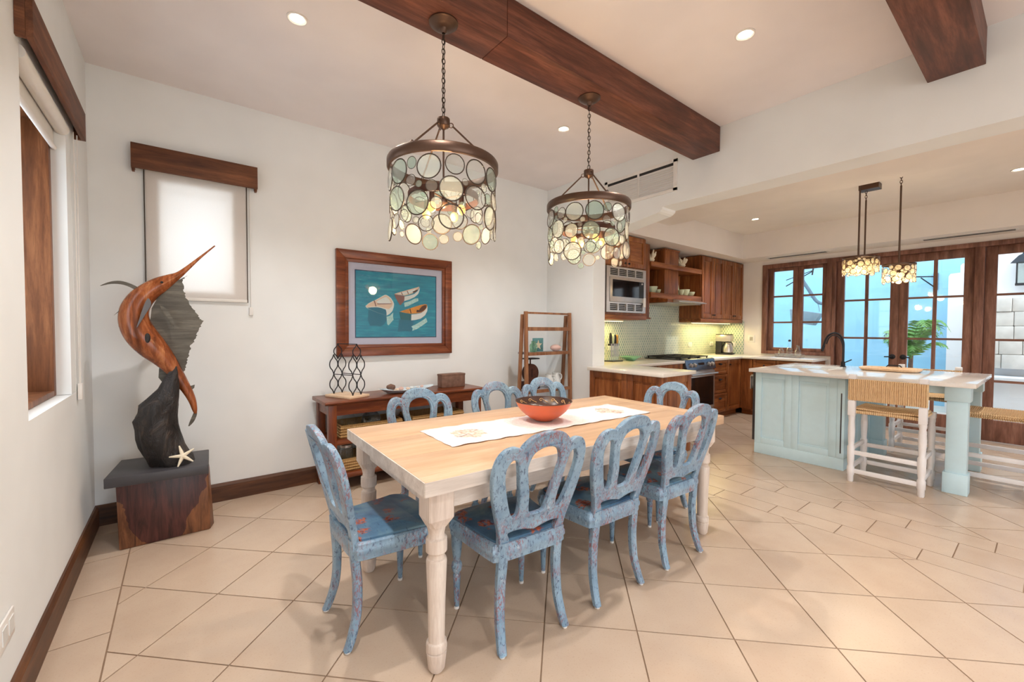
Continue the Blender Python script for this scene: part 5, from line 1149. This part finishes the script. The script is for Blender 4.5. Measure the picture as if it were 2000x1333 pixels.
for y, h, lb in ((-.11, .17, 'glass bottle in the caddy nearest the island'), (0, .22, 'stoppered glass bottle in the middle of the caddy'), (.11, .16, 'glass bottle in the caddy nearest the corner')):
    b = thing('glass_bottle', lb, 'bottle', (7.15, 2.42+y, ZC+.0145), local=True, group='bottles in the wire caddy'); obj('body', MB().lathe([(.035, 0), (.042, .008), (.042, h*.45), (.018, h*.72), (.016, h*.92), (.022, h)], seg=20), DISC1, b, True)
    if h > .2: obj('stopper', MB().lathe([(.014, h), (.02, h+.01), (.012, h+.03)], seg=14), BLACKM, b, True)
# ------------------------------------------------------------------ island
il = thing('kitchen_island', 'pale mint kitchen island with panelled side and square legs', 'island', (5.3, 1.2, 0))
obj('body', B(4.83, 5.78, 1.185, 1.925, .0, ZC-.036), ISLP, il); obj('plinth', B(4.806, 5.79, 1.165, 1.94, 0, .11), ISLP, il, bevel=.004)
for y0, y1 in ((1.60, 1.94), (1.225, 1.60)): panel_doorX(il, y0, y1, .11, ZC-.037, 4.809, st=.062, name='side_panel', mat=ISLP)
ps_ = obj('corner_pilaster', B(4.803, 4.83, 1.165, 1.224, .11, ZC-.037), ISLP, il, bevel=.003); obj('flute', B(4.8015, 4.8031, 1.186, 1.196, .16, .72), SLAB, ps_)
panel_door(il, 4.84, 5.30, .11, ZC-.037, 1.167, name='seat_panel', st=.06, mat=ISLP).children[0].data.materials[0] = ISLP
panel_door(il, 5.30, 5.72, .11, ZC-.037, 1.167, name='seat_panel', st=.06, mat=ISLP).children[0].data.materials[0] = ISLP
def ileg(x, y):
    m = MB()
    for h, z0, z1 in ((.072, 0, .17), (.060, .17, .60), (.068, .60, .64) , (.062, .64, ZC-.15), (.074, ZC-.15, ZC-.036)): m.box(x-h, x+h, y-h, y+h, z0, z1)
    m2 = MB()
    for h, z0, z1 in ((.072, 0, .165), (.060, .165, ZC-.16), (.073, ZC-.16, ZC-.037)): m2.box(x-h, x+h, y-h, y+h, z0, z1)
    obj('leg', m2, ISLP, il, bevel=.004)
ileg(4.905, .455); ileg(5.85, .455); ileg(5.76, 1.12)
for y in (.455,): obj('end_apron', B(4.98, 5.776, y-.02, y+.02, ZC-.13, ZC-.036), ISLP, il)
obj('side_apron', B(4.885, 4.925, .53, 1.164, ZC-.11, ZC-.036), ISLP, il)
it = obj('worktop', MB().prism([(4.70, .345), (5.98, .345), (5.98, 1.965), (4.70, 1.965)], ZC-.035, ZC), ISLTOP, None, bevel=.004); tag(it, 'glossy white stone worktop on the mint island', 'worktop')
dw = thing('dishwasher', 'dark grey dishwasher front at the hidden end of the island', 'dishwasher', (5.2, 1.96, .1)); obj('door', B(4.86, 5.46, 1.942, 1.985, .12, ZC-.05), SLAB, dw, bevel=.003); obj('handle', MB().tube([(4.90, 1.984, .80), (4.90, 2.02, .80), (5.42, 2.02, .80), (5.42, 1.984, .80)], .009, 8), STEEL, dw, True)
tw = thing('towel', 'white towel hung over the dishwasher handle', 'towel', (4.93, 2.02, .62)); obj('cloth', MB().prism([(2.031, .66), (2.035, .66), (2.035, .80), (2.026, .814), (2.014, .814), (2.005, .80), (2.005, .69), (2.009, .69), (2.0095, .799), (2.016, .8098), (2.024, .8098), (2.031, .799)], 4.915, 5.03, 'x'), TOWEL, tw)
sk = thing('sink', 'white sink set in the island worktop', 'sink', (5.45, 1.62, ZC)); m = MB(); m.box(5.18, 5.66, 1.40, 1.42, ZC+.0003, ZC+.006); m.box(5.18, 5.66, 1.84, 1.86, ZC+.0003, ZC+.006); m.box(5.18, 5.20, 1.42, 1.84, ZC+.0003, ZC+.006); m.box(5.64, 5.66, 1.42, 1.84, ZC+.0003, ZC+.006); obj('rim', m, CERW, sk); obj('basin_floor', B(5.20, 5.64, 1.42, 1.84, ZC+.0003, ZC+.0012), CERW, sk)
fc = thing('faucet', 'black gooseneck faucet on the island', 'faucet', (5.75, 1.42, ZC), local=True)
obj('base', MB().lathe([(.028, .0003), (.028, .008), (.02, .012), (.018, .06)], seg=18), BLACKM, fc, True)
obj('neck', MB().tube(crom([(0, 0, .05), (0, 0, .20), (0, .004, .28), (0, .03, .345), (0, .085, .375), (0, .14, .345), (0, .168, .29), (0, .185, .215)], 6), .011, 10), BLACKM, fc, True)
obj('spray_head', MB().tube([(0, .180, .235), (0, .198, .165)], .014, 10), BLACKM, fc, True); obj('hose_spring', MB().tube(crom([(-.018, 0, .06), (-.018, 0, .22), (-.016, .03, .315), (-.012, .085, .35), (-.010, .13, .32), (-.008, .155, .25)], 6), .007, 8), BLACKM, fc, True); obj('lever', MB().tube([(0, -.015, .05), (0, -.075, .085)], .006, 8), BLACKM, fc, True)
ty = thing('wooden_tray', 'shallow pale wooden tray on the island behind the stool back', 'tray', (5.60, 1.0, ZC), local=True)
m = MB(); seg = 40
def se(a, rx, ry): c, s = math.cos(a), math.sin(a); return (rx*abs(c)**.5*(1 if c > 0 else -1), ry*abs(s)**.5*(1 if s > 0 else -1))
for rx, ry, z in ((.15, .21, .0004), (.165, .225, .008), (.175, .235, .030), (.167, .227, .030), (.155, .215, .010)): m.v += [(*se(2*PI*i/seg, rx, ry), z) for i in range(seg)]
for k in range(4):
    for i in range(seg): i2 = (i+1) % seg; m.f.append((k*seg+i, k*seg+i2, (k+1)*seg+i2, (k+1)*seg+i))
m.f += [tuple(range(seg-1, -1, -1)), tuple(4*seg+i for i in range(seg))]; obj('tray_body', m, PALEW, ty, True); obj('handle', MB().tube([(.17, -.06, .026), (.17, -.045, .045), (.17, .045, .045), (.17, .06, .026)], .006, 8), BLACKM, ty, True)
# ------------------------------------------------------------------ bar stools
stl = thing('bar_stool', 'stool', 'stool', local=True)
lp = [(.018, 0), (.022, .01), (.022, .055), (.026, .065), (.027, .125), (.020, .14), (.024, .175), (.026, .21), (.027, .30), (.020, .315), (.023, .36), (.026, .45), (.021, .53), (.024, .55), (.024, .575)]
for sx in (-1, 1):
    for y, rear in ((-.20, 1), (.20, 0)):
        x = sx*.222; lg = obj('leg', MB().lathe(lp, x, y, 0, 14), STOOLW, stl, True)
        obj('leg_block', B(x-.025, x+.025, y-.025, y+.025, .572, .70 if rear else .622), STOOLW, lg, bevel=.004)
        if rear:
            obj('back_post', B(x-.020, x+.020, y-.020, y+.020, .70, .89), STOOLW, lg); obj('post_cap', B(x-.026, x+.026, y-.026, y+.026, .886, .925), STOOLW, lg, bevel=.006)
for z in (.095, .255):
    for y in (-.20, .20): obj('rail', B(-.20, .20, y-.010, y+.010, z-.018, z+.018), STOOLW, stl, bevel=.003)
    for sx in (-1, 1): obj('rail', B(sx*.222-.010, sx*.222+.010, -.178, .178, z+.03-.018, z+.03+.018), STOOLW, stl, bevel=.003)
def woven(name, hx, hy, zc, hz, vert):
    """cushion-like woven pad made of rows of rush strands"""
    m = MB()
    if vert:
        n = 34
        for k in range(n):
            x = -hx+2*hx*(k+.5)/n; m.tube([(x, hy*math.cos(a), zc+hz*math.sin(a)) for a in [2*PI*i/10 for i in range(10)]], hx/n*1.15, 4, True)
    else:
        n = 30
        for k in range(n):
            y = -hy+2*hy*(k+.5)/n; m.tube([(-hx, y, zc-hz*.6), (-hx-.012, y, zc), (-hx, y, zc+hz*.8), (0, y, zc+hz*.45), (hx, y, zc+hz*.8), (hx+.012, y, zc), (hx, y, zc-hz*.6), (0, y, zc-hz*.4)], hy/n*1.2, 4, True)
    return m
ss = obj('woven_seat', woven('s', .212, .19, .612, .026, False), WEAVE, stl); obj('seat_core', B(-.212, .212, -.19, .19, .600, .618), WEAVE, ss)
m = MB(); n = 56
for k in range(n):
    x = -.246+.492*(k+.5)/n; z0, z1 = .708, .884
    m.tube([(x, -.224, z0), (x, -.226, (z0+z1)/2), (x, -.224, z1), (x, -.176, z1), (x, -.174, (z0+z1)/2), (x, -.176, z0)], .0052, 4, True)
bkk = obj('woven_back', m, WEAVE, stl); obj('back_core', B(-.246, .246, -.219, -.181, .706, .886), WEAVE, bkk)
sg = 'white bar stools with woven rush'
place(stl, True, (4.745, .83, 0), R_(-90), 'white bar stool with woven rush back in front of the island', sg)
place(stl, False, (5.33, .285, 0), 0, 'white bar stool cut by the right picture edge, woven seat tucked under the island end', sg)
place(stl, False, (6.19, .82, 0), R_(90), 'white bar stool on the far side of the island near the glazed doors', sg)
# ------------------------------------------------------------------ kitchen pendants
def mini(name_loc, zc, label, ztop, r=.118, h=.165, canopy=None):
    x, y = name_loc; p = thing('pendant_lamp', label, 'pendant', (x, y, zc), local=True, group='small glass pendants over the island')
    Z = ztop-zc
    cn = obj('canopy', MB().lathe([(.055, Z-.0005), (.055, Z-.02), (.02, Z-.03), (.008, Z-.04)][::-1], seg=20) if not canopy else B(*canopy, Z-.055, Z-.0005), BRONZE, p, True)
    m = MB(); z = Z-.04 if not canopy else Z-.055
    for k in range(4):
        pts = [((.009*math.cos(2*PI*i/10)) if k % 2 else 0, 0 if k % 2 else .009*math.cos(2*PI*i/10), z-.014+.016*math.sin(2*PI*i/10)) for i in range(10)]; m.tube(pts, .0028, 5, True); z -= .024
    obj('chain', m, BRONZE, p, True); obj('rod', MB().tube([(0, 0, z), (0, 0, h)], .0075, 8), BRONZE, p)
    obj('top_ring', MB().lathe([(r+.005, h-.008), (r+.005, h+.006), (r-.004, h+.006), (r-.004, h-.008), (r+.005, h-.008)], seg=36, cap=False), BRONZE, p, True)
    obj('spider', MB().tube([(-r, 0, h), (r, 0, h)], .004, 6).tube([(0, -r, h), (0, r, h)], .004, 6), BRONZE, p)
    random.seed(int(x*100)); m = MB(); mr_ = MB(); pl_ = []
    for rad, tr_ in ((.026, 500), (.019, 600), (.013, 700)):
        for _ in range(tr_):
            a = random.random()*2*PI; zz = random.uniform(.0+rad*.5, h-.01-rad)
            if all(math.hypot(min(abs(a-b), 2*PI-abs(a-b))*r, zz-c) > (rad+d)*.98 for b, c, d in pl_):
                pl_.append((a, zz, rad)); k0 = len(m.v); mm = MB().lathe([(.0005, -.003), (rad*.9, -.002), (rad*.94, 0), (rad*.9, .002), (.0005, .003)], seg=12, cap=False)
                M = Matrix.Translation((r*math.cos(a), r*math.sin(a), zz)) @ Matrix.Rotation(a, 4, 'Z') @ Matrix.Rotation(PI/2, 4, 'Y')
                mm.xf(M); b0 = len(m.v); m.v += mm.v; m.f += [tuple(b0+i for i in f) for f in mm.f]
                rr = MB().tube([(rad*math.cos(2*PI*i/12), rad*math.sin(2*PI*i/12), 0) for i in range(12)], .0022, 4, True); rr.xf(M); b0 = len(mr_.v); mr_.v += rr.v; mr_.f += [tuple(b0+i for i in f) for f in rr.f]
    o = obj('glass_discs', m, AMBER, p, True); o['kind'] = 'stuff'; o = obj('disc_rims', mr_, BRONZE, p, True); o['kind'] = 'stuff'
    sk_ = obj('lamp_socket', MB().tube([(0, 0, h), (0, 0, .09)], .014, 10), BRONZE, p); obj('bulb', MB().ball((0, 0, .06), .028, 12, 10, (1, 1, 1.2)), BULBK, sk_, True)
    l = light('bulb_glow', 'POINT', (0, 0, .01), BULB_W, (1, .8, .5), None, .04); l.parent = p
mini((5.10, 1.163), 1.832, 'small glass-disc pendant at the left, hanging in front of its twin', ZT)
mini((5.55, 1.215), 1.885, 'small glass-disc pendant hanging behind the left one, under a bar canopy', ZT, canopy=(-.06, .06, -.11, .05))
mini((5.30, .905), 1.755, 'small glass-disc pendant on the single rod at the right', ZT)
